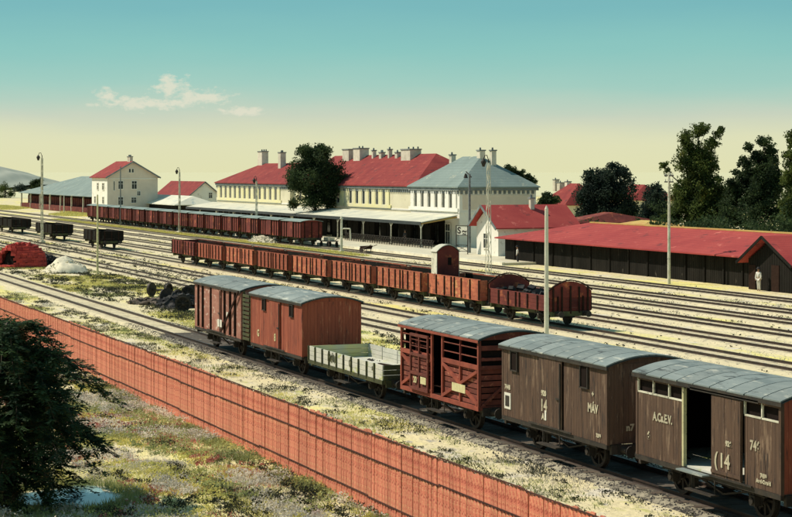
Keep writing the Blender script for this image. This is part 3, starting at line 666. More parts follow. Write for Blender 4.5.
XA = U(172, YMF); XB = U(487, YMF)          # nine high-sided wagons, then the low one with arched ends
nW = 8; pitch = (XB - XA) / nW; Lw = pitch - 1.0
cols = ['dull_red_wood', 'red_wood', 'orange_wood', 'red_wood', 'orange_wood', 'orange_wood', 'orange_wood', 'orange_wood']
desc = ['leftmost of the middle row, dark red open wagon with dark side posts', 'second wagon from the left in the middle row of red open wagons', 'third wagon from the left in the middle row of red open wagons',
        'fourth wagon from the left in the middle row of red open wagons', 'fourth wagon left of the arched-end wagon in the middle row of open wagons', 'third wagon left of the arched-end wagon in the middle row of open wagons',
        'second wagon left of the arched-end wagon, orange-brown open wagon in the middle row', 'orange-brown open wagon with a small brakeman cabin, right before the arched-end wagon']
for k in range(nW):
    w = open_wagon(desc[k], XA + pitch * k + Lw / 2, Lw, cols[k], npost=[9, 9, 8, 9, 8, 9, 8, 7][k], group='open goods wagons in the middle row')
    if k == nW - 1:
        cx = -Lw / 2 - .25
        b_ = MB(); b_.bb(cx - .45, cx + .45, -.78, .78, 1.9, 3.75); b_.prism([(-.78, 3.75), (.78, 3.75)] + [(p, q) for p, q in reversed(arch(1.56, .42, 3.75, 8))], 'X', cx - .45, cx + .45)
        cb = b_.build('brake_cabin', 'dull_red_wood', w)
        for s in (-1, 1): MB().bb(cx - .46, cx + .46, s * .79 - .012, s * .79 + .012, 1.9, 3.72).build('cabin_side', 'pole_pale', cb)
        MB().box((cx + .455, .12, 3.15), (.02, .26, .5)).build('window', 'dark_inside', cb)
        rf = MB(); up = arch(1.7, .46, 3.75, 8); rf.prism(up + [(p, q + .05) for p, q in reversed(up)], 'X', cx - .52, cx + .52); rf.build('roof', 'roof_pale', cb)
        lg = MB()
        for yy in (-.7, .7):
            for xx in (cx - .4, cx + .4): lg.box((xx, yy, 1.4), (.07, .07, 1.0))
        lg.split('cabin_support', 'black_iron', cb)
# low wagon with arched end boards and a load of scrap
xq0, xq1 = U(489, YMF), U(549, YMF); xc, L = (xq0 + xq1) / 2, xq1 - xq0
aw = open_wagon('low red open wagon with high arched end boards, rightmost of the middle row', xc, L, 'dull_red_wood', h=.80, npost=7, group='open goods wagons in the middle row')
for s in (-1, 1):
    e = MB(); W = 2.7; pts = [(-W / 2, 1.9), (W / 2, 1.9)] + [(p, q) for p, q in reversed(arch(W, .55, 2.25, 12))]
    e.prism(pts, 'X', s * (L / 2 - .02) - .035, s * (L / 2 - .02) + .035); eb = e.build('arched_end_board', 'dull_red_wood', aw)
    g = MB()
    for y in (-1.1, -.55, 0, .55, 1.1): g.box((s * (L / 2 + .04), y, 1.75), (.06, .10, 1.3 + .9 * (.3 - abs(y) * .2)))
    up = arch(W + .06, .56, 2.27, 10); g.prism(up + [(p, q + .06) for p, q in reversed(up)], 'X', s * (L / 2 + .01) - .07, s * (L / 2 + .01) + .07); g.split('end_rib', 'fence_dark', eb)
ld = MB(); rr = random.Random(5)
for k in range(70): ld.box((rr.uniform(-L / 2 + .4, L / 2 - .5), rr.uniform(-1.1, 1.1), 1.3 + rr.uniform(0, .75)), (rr.uniform(.2, .7), rr.uniform(.15, .5), rr.uniform(.1, .35)), rr.uniform(0, 3), rr.uniform(-.5, .5), rr.uniform(-.5, .5))
tag(ld.build('scrap_load', 'coal', None, 'stuff', loc=(xc, YM, 0)), 'heap of dark scrap lying in the arched-end wagon', 'scrap')

# three small dark tubs on the left
for (p0, p1, lab) in ((-6, 12, 'dark open wagon at the left edge of the picture'), (36, 52, 'dark open wagon in the middle of the three small ones at left'), (84, 100, 'dark open wagon standing alone, rightmost of the three small ones at left')):
    Yk = 47.7 - 1.35; a_, b_ = U(p0, Yk), U(p1, Yk)
    open_wagon(lab, (a_ + b_) / 2, b_ - a_, 'tarred_wood', h=1.05, npost=5, group='small dark open wagons at left')

# long dark red train at the platform
YS = 72.1; YSF = YS - 1.35
xa, xb = U(86, YSF), U(301, YSF); nv = 14; pitch = (xb - xa) / nv; L = pitch - 1.1
def train_van(label, xc, L):
    W = 2.7; fz = 1.15; z1 = 3.0; t = thing('covered_van', label, 'goods van', (xc, YS, 0), 0, 'goods vans of the long dark red train')
    underframe(t, L, W, L * .56, fz, 'green_black_iron', detail=False)
    b = MB(); b.bb(-L / 2, L / 2, -W / 2 + .04, W / 2 - .04, fz - .05, z1); b.prism([(p * .97, q) for p, q in EP(W, .30, z1 - .1, z1 - .05)], 'X', -L / 2, L / 2); b.build('body', 'dull_red_wood', t)
    f = MB(); n = 8
    for s in (-1, 1):
        for k in range(n + 1): f.box((-L / 2 + .08 + k * (L - .16) / n, s * (W / 2 - .01), 2.05), (.14, .08, 1.9))
    for k in (-.9, 0, .9): f.box((L / 2 + .02, k, 2.05), (.06, .12, 1.9))
    f.build('framing', 'fence_dark', t, 'stuff')
    MB().box((0, -W / 2 - .06, 2.05), (1.5, .05, 1.8)).build('door', 'dull_red_wood', t)
    up = arch(W + .2, .2, z1 + .02, 8); r = MB(); r.prism(up + [(p, q + .05) for p, q in reversed(up)], 'X', -L / 2 - .12, L / 2 + .12); r.build('roof', 'roof_bluegrey', t)
    return t
tv = train_van('dark red covered van, right-hand end of the long train at the platform', xb - L / 2, L)
for k in range(1, nv):
    lab = ('dark red covered van in the long train at the platform, number %s from its right-hand end' % ['', 'two', 'three', 'four', 'five', 'six', 'seven', 'eight', 'nine', 'ten', 'eleven', 'twelve', 'thirteen', 'fourteen'][k]).replace('number ', '')
    copy_tree(tv, (xb - L / 2 - k * pitch, YS, 0), lab)

# ------------------------------------------------------------------ board fence in the foreground
YW = 17.5
def fence():
    t = thing('board_fence', 'long brick-red board fence with three dark rails running beside the tracks', 'fence', (0, YW, 0))
    pm = []
    for k in range(6):
        h = 2.02 + .012 * k; b = MB(); b.bb(-.089, .089, -.02, .02, -.15, h); pm.append(b.mesh('plank', 'fence_red'))
    x = -26.0; r = random.Random(3); n = 0; rest = MB()
    while x > -125:
        if n < 300: link('plank', r.choice(pm), t, loc=(x, r.uniform(-.012, .012), r.uniform(-.02, .02) + .03 * math.sin(x * .37)), rot=(r.uniform(-.006, .006), r.uniform(-.004, .004), r.uniform(-.02, .02)))
        else: rest.bb(x - .089, x + .089, -.02 + r.uniform(-.01, .01), .02, -.15, 2.04 + r.uniform(-.02, .02))
        if n % 7 == 5: x -= .012
        x -= .189; n += 1
    rest.build('plank_run', 'fence_red', t, 'stuff')
    for z, nm in ((2.05, 'top_rail'), (1.40, 'middle_rail'), (.36, 'bottom_rail')):
        k = 0; xx = -25.9
        while xx > -124:
            l = 4.73; m = MB(); m.bb(xx - l + .01, xx, -.048, -.032, z - .016, z + .016)
            q = xx - .1
            while q > xx - l: m.bb(q - .03, q + .03, -.044, -.034, z - .045, z - .015); q -= .189
            ro_ = m.build(nm, 'fence_rail', t, loc=(0, 0, .022 * math.sin(xx * .37 + z))); xx -= l
    for k in range(22): MB().bb(-.07, .07, .04, .18, -.3, 1.95).build('post', 'fence_dark', t, loc=(-26 - k * 4.73, 0, 0))
fence()

# ------------------------------------------------------------------ buildings
def hip_roof(x0, x1, y0, y1, ze, zr, hl, hr, m, parent, over=.4, th=.12, name='roof'):
    "ridge along x; hl/hr: hip lengths at the left and right end (0 = gable)"
    x0 -= over; x1 += over; y0 -= over; y1 += over; ym = (y0 + y1) / 2
    A, B, C_, D = (x0, y0, ze), (x1, y0, ze), (x1, y1, ze), (x0, y1, ze); P, Q = (x0 + hl, ym, zr), (x1 - hr, ym, zr)
    b = MB(); b.quad(A, B, Q, P); b.quad(C_, D, P, Q); b.quad(B, C_, Q); b.quad(D, A, P)
    l = [(p[0], p[1], p[2] - th) for p in (A, B, C_, D)]; b.quad(*reversed(l)); b.quad(A, l[0], l[1], B); b.quad(B, l[1], l[2], C_); b.quad(C_, l[2], l[3], D); b.quad(D, l[3], l[0], A)
    return b.build(name, m, parent)
def chimney(parent, x, y, z0, z1, w=.9, d=.9, m='chimney_white', pots=2):
    c = MB().bb(x - w / 2, x + w / 2, y - d / 2, y + d / 2, z0, z1).build('chimney', m, parent)
    k = MB(); k.bb(x - w / 2 - .08, x + w / 2 + .08, y - d / 2 - .08, y + d / 2 + .08, z1, z1 + .14)
    for i in range(pots): k.tube((x - w / 4 + i * w / 2, y, z1 + .14), (x - w / 4 + i * w / 2, y, z1 + .42), .12, .1, 6)
    k.build('chimney_cap', 'cornice_grey', c); return c
def window(parent, x, y, z0, w, h, axis='y', mull=True, m='plaster_white'):
    "recessed leaf: frame + pane; on a wall facing -y, or +x when axis is x"
    f = MB(); g = MB()
    def bx(M, u0, u1, d0, d1, z0_, z1_):
        if axis == 'y': M.bb(x + u0, x + u1, y + d0, y + d1, z0_, z1_)
        else: M.bb(x - d1, x - d0, y + u0, y + u1, z0_, z1_)
    bx(g, -w / 2, w / 2, .0, .02, z0, z0 + h)
    bx(f, -w / 2 - .06, -w / 2, -.06, .03, z0, z0 + h); bx(f, w / 2, w / 2 + .06, -.06, .03, z0, z0 + h); bx(f, -w / 2 - .12, w / 2 + .12, -.10, .03, z0 - .10, z0); bx(f, -w / 2 - .08, w / 2 + .08, -.08, .03, z0 + h, z0 + h + .10)
    if mull: bx(f, -.025, .025, -.03, -.003, z0, z0 + h); bx(f, -w / 2, w / 2, -.028, -.004, z0 + h * .62, z0 + h * .66)
    fo = f.build('window', m, parent); g.build('pane', 'glass_dark', fo); return fo
st = thing('station_building', 'long cream railway station with red and blue-grey hipped roofs and a platform canopy', 'station', (0, 0, 0))
YB = 86.6; DB = 10.0
xL0, xL1 = U(217, YB), U(290, YB); xC1 = U(411, YB); xR1 = U(459.5, YB)
def block(x0, x1, y0, y1, ze, wallm, nm='wall'):
    MB().bb(x0, x1, y0, y1, 0, ze - .12).build(nm, wallm, st)
    c = MB(); c.bb(x0 - .25, x1 + .25, y0 - .25, y1 + .25, ze - .45, ze - .121); c.build('cornice', 'cornice_grey', st)
    d = MB()
    x = x0
    while x < x1: d.bb(x, x + .28, y0 - .16, y0 - .002, ze - .85, ze - .452); x += .62
    y = y0 + .1
    while y < y1: d.bb(x1 + .002, x1 + .16, y, y + .28, ze - .85, ze - .452); y += .62
    d.build('dentil_course', 'cornice_grey', st, 'stuff')
    b = MB(); b.bb(x0 - .06, x1 + .06, y0 - .06, y1 + .06, 4.15, 4.35); b.build('string_course', 'plaster_white', st)
ZE = 7.25
block(xL0, xL1, YB, YB + DB, ZE, 'plaster_cream'); block(xL1 + .03, xC1 - .03, YB + .6, YB + DB + 2.5, ZE, 'plaster_cream'); block(xC1, xR1, YB, YB + DB, ZE, 'plaster_white')
def bays(p0, p1, n, y, m, z0=4.75, h=1.95):
    "row of tall windows between proud piers"
    a, b = U(p0, y), U(p1, y); w = (b - a) / n
    pr = MB()
    pr.bb(a - w * .5, b + w * .5, y - .16, y - .003, z0 - .45, z0 - .03); pr.bb(a - w * .5, b + w * .5, y - .16, y - .003, z0 + h + .03, z0 + h + .2)
    for k in range(n + 1): pr.bb(a + (k - .5) * w + w * .27 if False else a + k * w - w * .5 + w * .5 - w * .25, a + k * w + w * .25, y - .14, y - .004, z0 - .03, z0 + h + .03)
    pr.split('pier', m, st)
    for k in range(n): window(st, a + (k + .5) * w, y - .022, z0, w * .34, h, mull=False, m='plaster_white')
bays(219.5, 279, 12, YB, 'plaster_yellow'); bays(348, 388, 6, YB + .6, 'plaster_yellow'); bays(413, 455, 6, YB, 'plaster_white')
bays(298, 342, 7, YB + .6, 'plaster_yellow')
MB().bb(xR1 + .002, xR1 + .06, YB + .4, YB + DB - .4, 4.6, 6.3).build('wall_panel', 'plaster_beige', st)
hip_roof(xL0, xL1, YB, YB + DB, ZE, 10.4, 10, 9, 'roof_red', st)
hip_roof(xL1, xC1, YB + .6, YB + DB + 2.5, ZE + .004, 11.4, 2, 7.5, 'roof_red', st)
hip_roof(xC1, xR1, YB, YB + DB, ZE, 10.9, 5.0, 5.2, 'roof_bluegrey', st)
def ch(px, py, w, Y, z0=9, **k): chimney(st, U(px, Y), Y, z0, ZH(px, py, Y), w, **k)
YR = YB + DB / 2; YC = YB + 6
ch(263, 152, 2.2, YR, d=1.1, pots=3); ch(282, 153, 1.2, YR - 1, d=.9)
ch(350, 150, 2.6, YC, d=1.4, pots=0); ch(361, 149, 2.6, YC, d=1.4, pots=2); ch(374, 151, .5, YC, d=.5, pots=1); ch(382, 153, .8, YC, d=.6); ch(390, 150, .5, YC, d=.5, pots=1); ch(398, 153, .8, YC, d=.6, pots=1); ch(411, 150, 3.2, YC, d=1.6, pots=3)
ch(452.5, 155.5, .7, YR, d=.6, pots=1); ch(481, 151, .9, YR, d=.7, pots=1); ch(493, 151, .6, YR + 1, d=.6, z0=8.6, pots=1)
for (u0, u1, yy) in ((xL0, xL1, YB), (xL1 + .1, xC1 - .1, YB + .6), (xC1 + .05, xR1 - 4.2, YB)): MB().bb(u0, u1, yy - .09, yy - .004, .24, 3.3).build('canopy_shade_front', 'tarred_wood', st)  # dark band added to stand in for the canopy's shade on the wall
# ground floor openings under the canopy
k = 0; x = U(215, YB) + 2
while x < xR1 - 1.5:
    yy = YB if (x < xL1 or x > xC1) else YB + .6
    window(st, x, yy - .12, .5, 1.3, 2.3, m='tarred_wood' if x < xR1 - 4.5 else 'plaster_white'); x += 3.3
# canopy
YCN = 81.7; xc0, xc1 = U(186, YCN), U(421, YCN)
cn_ = MB(); cn_.prism([(YCN, 3.08), (YB - .26, 3.85), (YB - .26, 3.95), (YCN, 3.18)], 'X', xc0, xc1); ca = cn_.build('canopy', 'roof_pale', st)
MB().bb(xc0, xc1, YCN - .05, YCN - .003, 2.82, 3.20).build('canopy_fascia', 'roof_dark', ca)
bm_ = MB(); x = xc1 - .3
while x > xc0: bm_.beam((x, YCN + .1, 3.02), (x, YB - .3, 3.78), .1, .12); x -= 3.1
bm_.build('canopy_rafter', 'tarred_wood', ca, 'stuff')
MB().prism([(YCN, 3.02), (YB - .3, 3.80), (YB - .3, 3.6), (YCN, 2.9)], 'X', xc1 - .12, xc1 + .02).build('canopy_end', 'ridge_yellow', ca)
x = xc1 - .35; pm = MB(); pm.tube((0, 0, .24), (0, 0, 2.95), .09, .07, 8); pm.box((0, 0, .32), (.34, .34, .16)); pm.beam((0, 0, 2.4), (.6, 0, 2.92), .06); pm.beam((0, 0, 2.4), (-.6, 0, 2.92), .06); pmm = pm.mesh('canopy_post', 'pole_pale')
while x > xc0: link('canopy_post', pmm, st, loc=(x, YCN + .15, 0)); x -= 9.3
# dark timber screen behind the posts and railing in front of it
sc_ = MB(); x = xc1 - 3
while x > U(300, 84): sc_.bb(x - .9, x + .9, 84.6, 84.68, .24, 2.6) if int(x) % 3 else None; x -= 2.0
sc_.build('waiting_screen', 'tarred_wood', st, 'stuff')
rl = thing('platform_railing', 'dark criss-cross railing along the platform edge under the station canopy', 'railing', (0, 81.2, .24)); a_, b_ = U(345, 81.2), U(433, 81.2)
for z in (.15, .95): MB().bb(a_, b_, -.03, .03, z - .03, z + .03).build('rail', 'black_iron', rl)
x = a_; lm = MB(); lm.beam((0, 0, .15), (.8, 0, .95), .05); lm.beam((.8, .02, .15), (0, .02, .95), .05); lm.box((0, 0, .5), (.06, .06, 1.05)); lme = lm.mesh('lattice_bay', 'black_iron')
while x < b_: link('lattice_bay', lme, rl, loc=(x, 0, 0)); x += .8
# name board on a lattice stand at the platform end
sg = thing('sign_frame', 'tall iron frame with a white board, right of the station canopy', 'sign', (U(462, 79), 79, .2), R(30))
f = MB()
for s in (-1, 1): f.box((s * .75, 0, 1.55), (.08, .08, 3.1))
for z in (3.08, 2.05, 1.0, .35): f.box((0, 0, z), (1.5, .06, .06))
f.beam((-.75, 0, .35), (.75, 0, 1.0), .04); f.beam((.75, 0.01, .35), (-.75, .01, 1.0), .04); f.build('frame', 'black_iron', sg)
MB().box((0, .02, 2.57), (1.4, .03, .95)).build('board', 'white_paint', sg); text(sg, 'S', .95, (-.38, -.005, 2.25), 'black_iron', bold=.03); text(sg, '~', 1.0, (.3, -.005, 2.2), 'black_iron', bold=.03); text(sg, '~', .8, (.3, -.005, 1.98), 'black_iron', bold=.02)

# gabled white house at left
hx1 = U(107.5, 80.2); hx0 = hx1 - 13.5; hy0, hy1 = 80.2, 90.2
hs = thing('gabled_house', 'tall pale gabled house with a red roof, left of the station', 'house', (0, 0, 0))
MB().prism([(hy0, 0), (hy1, 0), (hy1, 8.1), ((hy0 + hy1) / 2, 10.9), (hy0, 8.1)], 'X', hx0, hx1).build('wall', 'plaster_beige', hs)
MB().bb(hx0 + .01, hx1 - .01, hy0 - .05, hy0 - .003, 0, 8.0).build('front_render', 'plaster_white', hs)
ym = (hy0 + hy1) / 2
for s in (-1, 1):
    r = MB(); y0 = hy0 - .5 if s < 0 else hy1 + .5; zt = 8.1 - .28
    r.prism([(y0, zt), (ym, 11.0), (ym, 11.14), (y0, zt + .14)] if s < 0 else [(ym + .004, 11.0), (y0, zt), (y0, zt + .14), (ym + .004, 11.14)], 'X', hx0 - .4, hx1 + .5); r.build('roof', 'roof_red', hs)
    v = MB(); v.beam((hx1 + .53, y0, zt), (hx1 + .53, ym, 11.02), .08, .26); v.build('verge_board', 'cornice_grey', hs)
MB().bb(hx1 + .003, hx1 + .09, hy0 + .3, hy1 - .3, 7.6, 7.75).build('string_course', 'plaster_white', hs)
for (yf, z, w, h) in ((.26, 5.7, .9, 1.5), (.53, 5.7, .95, 1.5), (.26, 2.6, .95, 1.5), (.52, 3.0, .95, 1.0), (.62, 4.4, .6, .8), (.44, 8.9, .35, .7), (.50, 8.9, .35, .7), (.13, 5.4, .2, 1.8)): window(hs, hx1 + .02, hy0 + yf * 10, z, w, h, 'x', mull=w > .5)
for (dx, z, w, h) in ((-3.3, 5.5, 1.6, 1.3), (-8, 5.5, 1.3, 1.3), (-3.3, 2.8, 1.3, 1.3), (-10.5, 2.8, 1.3, 1.3)): window(hs, hx1 + dx, hy0 - .075, z, w, h)
for q in (-.75, 0, .75): chimney(hs, hx1 - 2.2 + q, ym, 10.3, 11.95, .6, .6, pots=1)

# low house with long red roof and white gable
g1 = U(187.5, 100); g0 = U(155, 100) ; rh = thing('low_house', 'low house with a long red roof and white gable end, behind the platform train', 'house', (0, 0, 0)); y0, y1 = 100, 107.4; ym = 103.7
ze, zr = ZH(187, 197, 100), ZH(203, 182, 103.7)
MB().prism([(y0, 0), (y1, 0), (y1, ze), (ym, zr - .1), (y0, ze)], 'X', g0, g1).build('wall', 'plaster_white', rh)
for s in (-1, 1):
    ye = ym + s * 4.1; zl = ze - .3
    p = [(ye, zl), (ym, zr), (ym, zr + .12), (ye, zl + .12)] if s < 0 else [(ym + .004, zr), (ye, zl), (ye, zl + .12), (ym + .004, zr + .12)]
    MB().prism(p, 'X', g0 - .3, g1 + .4).build('roof', 'roof_red', rh)
    MB().beam((g1 + .43, ye, zl), (g1 + .43, ym, zr + .02), .06, .2).build('verge_board', 'cornice_grey', rh)
window(rh, g1 + .02, ym + 1.2, 3.6, .7, 1.1, 'x')
x = g0 + 2
while x < g1 - 1: window(rh, x, y0 - .03, .9, .9, 1.3); x += 4
# grey roofed low store below it
xs0, xs1 = U(137, 92), U(195, 92); gs = thing('low_store', 'low store with a pale grey roof between the gabled house and the station', 'store', (0, 0, 0))
MB().bb(xs0, xs1, 88.5, 96, 0, 2.7).build('wall', 'tarred_wood', gs); hip_roof(xs0, xs1, 88.5, 96, 2.9, 4.5, 3, 3, 'roof_pale', gs, .6)

# goods shed at far left
sx0, sx1 = U(19, 84), U(91.5, 84); gsd = thing('goods_shed', 'long dark red goods shed with blue-grey hipped roof at the far left', 'shed', (0, 0, 0))
MB().bb(sx0 + 1, sx1 - 1, 86.2, 98, 0, 3.7).build('wall', 'dark_inside', gsd)
fr_ = MB(); x = sx0 + 1
while x < sx1 - 1: fr_.bb(x, x + 1.55, 86.1, 86.19, .9, 3.1); x += 2.1
fr_.build('wall_boarding', 'dull_red_wood', gsd, 'stuff')
MB().bb(sx0 + 1, sx1 - .5, 84.2, 86.05, .1, 1.25).build('loading_bank', 'dull_red_wood', gsd)
hip_roof(sx0, sx1, 84.4, 98.5, 3.8, 8.0, 40, 12, 'roof_bluegrey', gsd, .5)
x = sx0 + 2
while x < sx1: MB().box((x, 84.3, 1.9), (.3, .3, 3.6)).build('post', 'pole_pale', gsd); x += 12

# small station outbuilding with red roof
YO = 80.5; ox0, ox1 = U(474, YO), U(499.5, YO); om = (ox0 + ox1) / 2; zp = ZH(486, 206, YO); zo = ZH(474, 226, YO)
ob = thing('red_roofed_lodge', 'small white lodge with a red roof, its gable facing the platform', 'lodge', (0, 0, 0))
MB().prism([(ox0 + .7, 0), (ox1 - .3, 0), (ox1 - .3, zo + .25), (om, zp - .25), (ox0 + .7, zo + .4)], 'Y', YO, YO + 8.8).build('wall', 'plaster_white', ob)
for s in (-1, 1):
    xe = ox0 - .1 if s < 0 else ox1 + .6; zl = zo if s < 0 else zo - .15
    p = [(xe, zl), (om, zp), (om, zp + .12), (xe, zl + .12)] if s < 0 else [(om + .004, zp), (xe, zl), (xe, zl + .12), (om + .004, zp + .12)]
    MB().prism(p, 'Y', YO - .7, YO + 9.4).build('roof', 'roof_red_shed', ob)
    MB().beam((xe, YO - .72, zl), (om, YO - .72, zp + .03), .08, .26).build('verge_board', 'cornice_grey', ob)
window(ob, om - .1, YO - .03, 1.0, 1.0, 1.5)
for k in range(3): window(ob, ox1 - .28, YO + 1.6 + 2.6 * k, .9, .9, 1.3, 'x')
chimney(ob, om + .6, YO + 5, zp - .6, zp + .75, .45, .45, pots=1)

# long red roofed shed at right, with a cross gable
YR0 = 78.6; rs = thing('long_shed', 'long black timber shed with a bright red roof and a dark cross gable, at right', 'shed', (0, 0, 0))
a_, b_ = U(505, YR0), U(850, YR0); D = 11
MB().bb(a_, b_, YR0 + .06, YR0 + D, 0, 2.55).build('wall', 'dark_inside', rs)
bd = boards_side(a_, b_, .02, 2.5, YR0 + .05, -1, True, .32, .04, .03); bd.build('wall_boarding', 'tarred_wood', rs, 'stuff')
bd = boards_end(YR0 + .1, YR0 + D, .02, 2.5, b_, 1, True, .32, .04, .03); bd.build('wall_boarding', 'tarred_wood', rs, 'stuff')
for px in range(515, 745, 19):
    xx = U(px, YR0); MB().bb(xx - .09, xx + .09, YR0 - .10, YR0 + .005, 0, 2.5).build('post', 'tarred_wood', rs)
zr = 4.05
hip_roof(a_, b_, YR0, YR0 + D, 2.42, zr, 8.5, 0, 'roof_red_shed', rs, .8)
MB().bb(a_ + 8, b_ + .8, YR0 + D / 2 - .18, YR0 + D / 2 + .18, zr - .03, zr + .09).build('ridge_tile', 'ridge_yellow', rs)
gx0, gxm, gx1 = U(746, YR0 - 1.2), U(769.5, YR0 - 1.2), U(797, YR0 - 1.2); zg = ZH(769.5, 236.5, YR0 - 1.2)
gm = MB(); gm.prism([(gx0 + .4, 0), (gx1 - .4, 0), (gx1 - .4, 2.3), (gxm, zg - .3), (gx0 + .4, 2.3)], 'Y', YR0 - 1.2, YR0 + .0); gm.build('cross_gable', 'tarred_wood', rs)
gb = MB(); x = gx0 + .4
while x < gx1 - .6:
    t_ = min((x - gx0) / (gxm - gx0), (gx1 - x - .3) / (gx1 - gxm)); gb.bb(x + .012, x + .30, YR0 - 1.245, YR0 - 1.203, .02, 2.2 + max(0, t_) * (zg - 2.6)); x += .32
gb.build('gable_boarding', 'tarred_wood', rs, 'stuff')
for s in (-1, 1):
    xe = gx0 - .3 if s < 0 else gx1 + .3; zl = 2.0
    p = [(xe, zl), (gxm, zg - .08), (gxm, zg + .05), (xe, zl + .13)] if s < 0 else [(gxm + .004, zg - .08), (xe, zl), (xe, zl + .13), (gxm + .004, zg + .05)]
    MB().prism(p, 'Y', YR0 - 1.9, YR0 + D / 2 - .2).build('gable_roof', 'roof_red_shed', rs)
    MB().beam((xe, YR0 - 1.93, zl + .02), (gxm, YR0 - 1.93, zg - .03), .05, .22).build('verge_board', 'tarred_wood', rs)
xx = U(756, YR0 - 1.2)
for (p0, w, h) in ((775, 1.0, 2.0), (752, .9, 1.9)): MB().bb(U(p0, YR0 - 1.3) - w / 2, U(p0, YR0 - 1.3) + w / 2, YR0 - 1.30, YR0 - 1.25, .02, h).build('door', 'fence_dark', rs)

# houses among the trees, beyond the red shed
def far_house(label, px0, px1, Y, zridge_py, ze_py, D, chim=(), roofm='roof_red', wallm='plaster_cream'):
    x0, x1 = U(px0, Y), U(px1, Y); t = thing('far_house', label, 'house', (0, 0, 0)); ze = ZH(px0, ze_py, Y); zr = ZH(px0, zridge_py, Y + D / 2)
    MB().bb(x0, x1, Y, Y + D, 0, ze - .13).build('wall', wallm, t); hh_ = min(D * .45, (x1 - x0) * .38); hip_roof(x0, x1, Y, Y + D, ze, zr, hh_, hh_, roofm, t, .5)
    n = max(2, int((x1 - x0) / 4)); 
    for k in range(n): window(t, x0 + (k + .5) * (x1 - x0) / n, Y - .03, ze - 2.2, 1.0, 1.4)
    for (p, py, w) in chim: chimney(t, U(p, Y + D / 2), Y + D / 2, zr - 1.5, ZH(p, py, Y + D / 2), w, w, pots=1)
    return t
far_house('far red-roofed house with white chimneys, left of the round dark tree', 540, 566, 150, 183, 204, 9, ((556, 180, .9), (561, 183, 1.1), (568, 182, .9)))
far_house('far red-roofed house between the round dark tree and the small dark tree', 600, 632, 150, 184, 199, 9, ((622, 181, .8), (631, 181, .8)))
far_house('low orange-roofed outhouse just above the ridge of the red shed', 600, 633, 98, 218, 227, 8, (), 'ridge_yellow', 'tarred_wood')
far_house('dull red-roofed low house behind the white lodge', 556, 572, 100, 210, 222, 12, (), 'dull_red_wood', 'tarred_wood')

# ------------------------------------------------------------------ poles and lamps
def lattice_pole(label, px, py_base, py_top, w0=.55, w1=.25, m='pole_pale', lamp=None, cat='lamp post', name='lattice_pole', group=None):
    p = G(px, py_base); dep = HC * F / (py_base - HOR); h = HC - (py_top - HOR) / F * dep
    t = thing(name, label, cat, p, R(20), group)
    n = max(6, int(h / .8)); s = MB()
    for sx in (-1, 1):
        for sy in (-1, 1): s.beam((sx * w0 / 2, sy * w0 / 2, 0), (sx * w1 / 2, sy * w1 / 2, h), .05)
    s.split('upright', m, t)
    b = MB()
    for k in range(n):
        z0, z1 = h * k / n, h * (k + 1) / n; a, c = w0 + (w1 - w0) * k / n, w0 + (w1 - w0) * (k + 1) / n; q = 1 if k % 2 else -1
        for sy in (-1, 1): b.beam((-q * a / 2, sy * a / 2, z0), (q * c / 2, sy * c / 2, z1), .045); b.beam((sy * a / 2, -q * a / 2, z0), (sy * c / 2, q * c / 2, z1), .045)
    b.build('lattice_bracing', m, t, 'stuff')
    MB().box((0, 0, .15), (w0 + .35, w0 + .35, .3)).build('footing', 'concrete_pale', t)
    if lamp:
        d = lamp; g = MB(); g.tube((0, 0, h), (0, 0, h + .35), .05); 
        pts = [Vector((0, 0, h + .2)), Vector((d * .3, 0, h + .65)), Vector((d * .7, 0, h + .65)), Vector((d, 0, h + .35))]
        for i in range(3): g.tube(pts[i], pts[i + 1], .035, n=6)
        g.build('lamp_arm', 'black_iron', t)
        l = MB(); l.tube((d, 0, h + .35), (d, 0, h + .15), .08, .22, 10); l.tube((d, 0, h + .15), (d, 0, h - .02), .22, .24, 10); l.tube((d, 0, h - .02), (d, 0, h - .32), .2, .1, 10); l.build('lamp_shade', 'black_iron', t)
    return t
lattice_pole('pale lattice lamp post rising beside the red heap at left', 42, 243, 158, .26, .16, lamp=-.9)
lattice_pole('tall pale lattice mast in front of the white lodge, behind the arched-end wagon', 488.5, 278, 163, .36, .2, 'concrete_pale', lamp=-.6)
lattice_pole('lattice lamp post in front of the left red station roof', 256.5, 240, 181, .26, .14, lamp=-.5)
lattice_pole('slim lamp post standing beyond the dark red train, left of the station', 179.5, 233, 172, .26, .14, lamp=-.7)
def pole(label, px, py_base, py_top, r=.13, m='pole_yellow', kind='plain', cat='pole'):
    p = G(px, py_base); dep = HC * F / (py_base - HOR); h = HC - (py_top - HOR) / F * dep
    t = thing('wooden_pole' if m != 'concrete_pale' else 'concrete_post', label, cat, p)
    MB().tube((0, 0, 0), (0, 0, h), r, r * .7, 12).build('shaft', m, t, smooth=False)
    if kind == 'cross':
        g = MB(); g.beam((-.9, 0, h + .25), (.5, 0, h - .35), .09); g.build('slanting_arm', 'black_iron', t)
        l = MB(); l.tube((-1.0, 0, h + .05), (-1.0, 0, h - .45), .1, .26, 8); l.build('lamp_shade', 'black_iron', t)
        b = MB()
        for k in range(int(h / .5)): b.box((0, 0, .4 + k * .5), (.36, .08, .06))
        b.build('climbing_rung', 'black_iron', t, 'stuff')
    elif kind == 'insul':
        g = MB()
        for z in (h - .3, h - .8): g.box((0, 0, z), (1.3, .1, .1))
        g.split('crossarm', 'black_iron', t)
        for z in (h - .3, h - .8):
            for x in (-.55, -.2, .2, .55): MB().tube((x, 0, z + .05), (x, 0, z + .22), .05, .035, 6).build('insulator', 'white_paint', t)
    else: MB().tube((0, 0, h), (0, 0, h + .15), r * .75, .02, 12).build('cap', m, t)
    return t
pole('yellowish wooden pole standing in the weeds right of the sand heap at left', 97.5, 275, 196, .10)
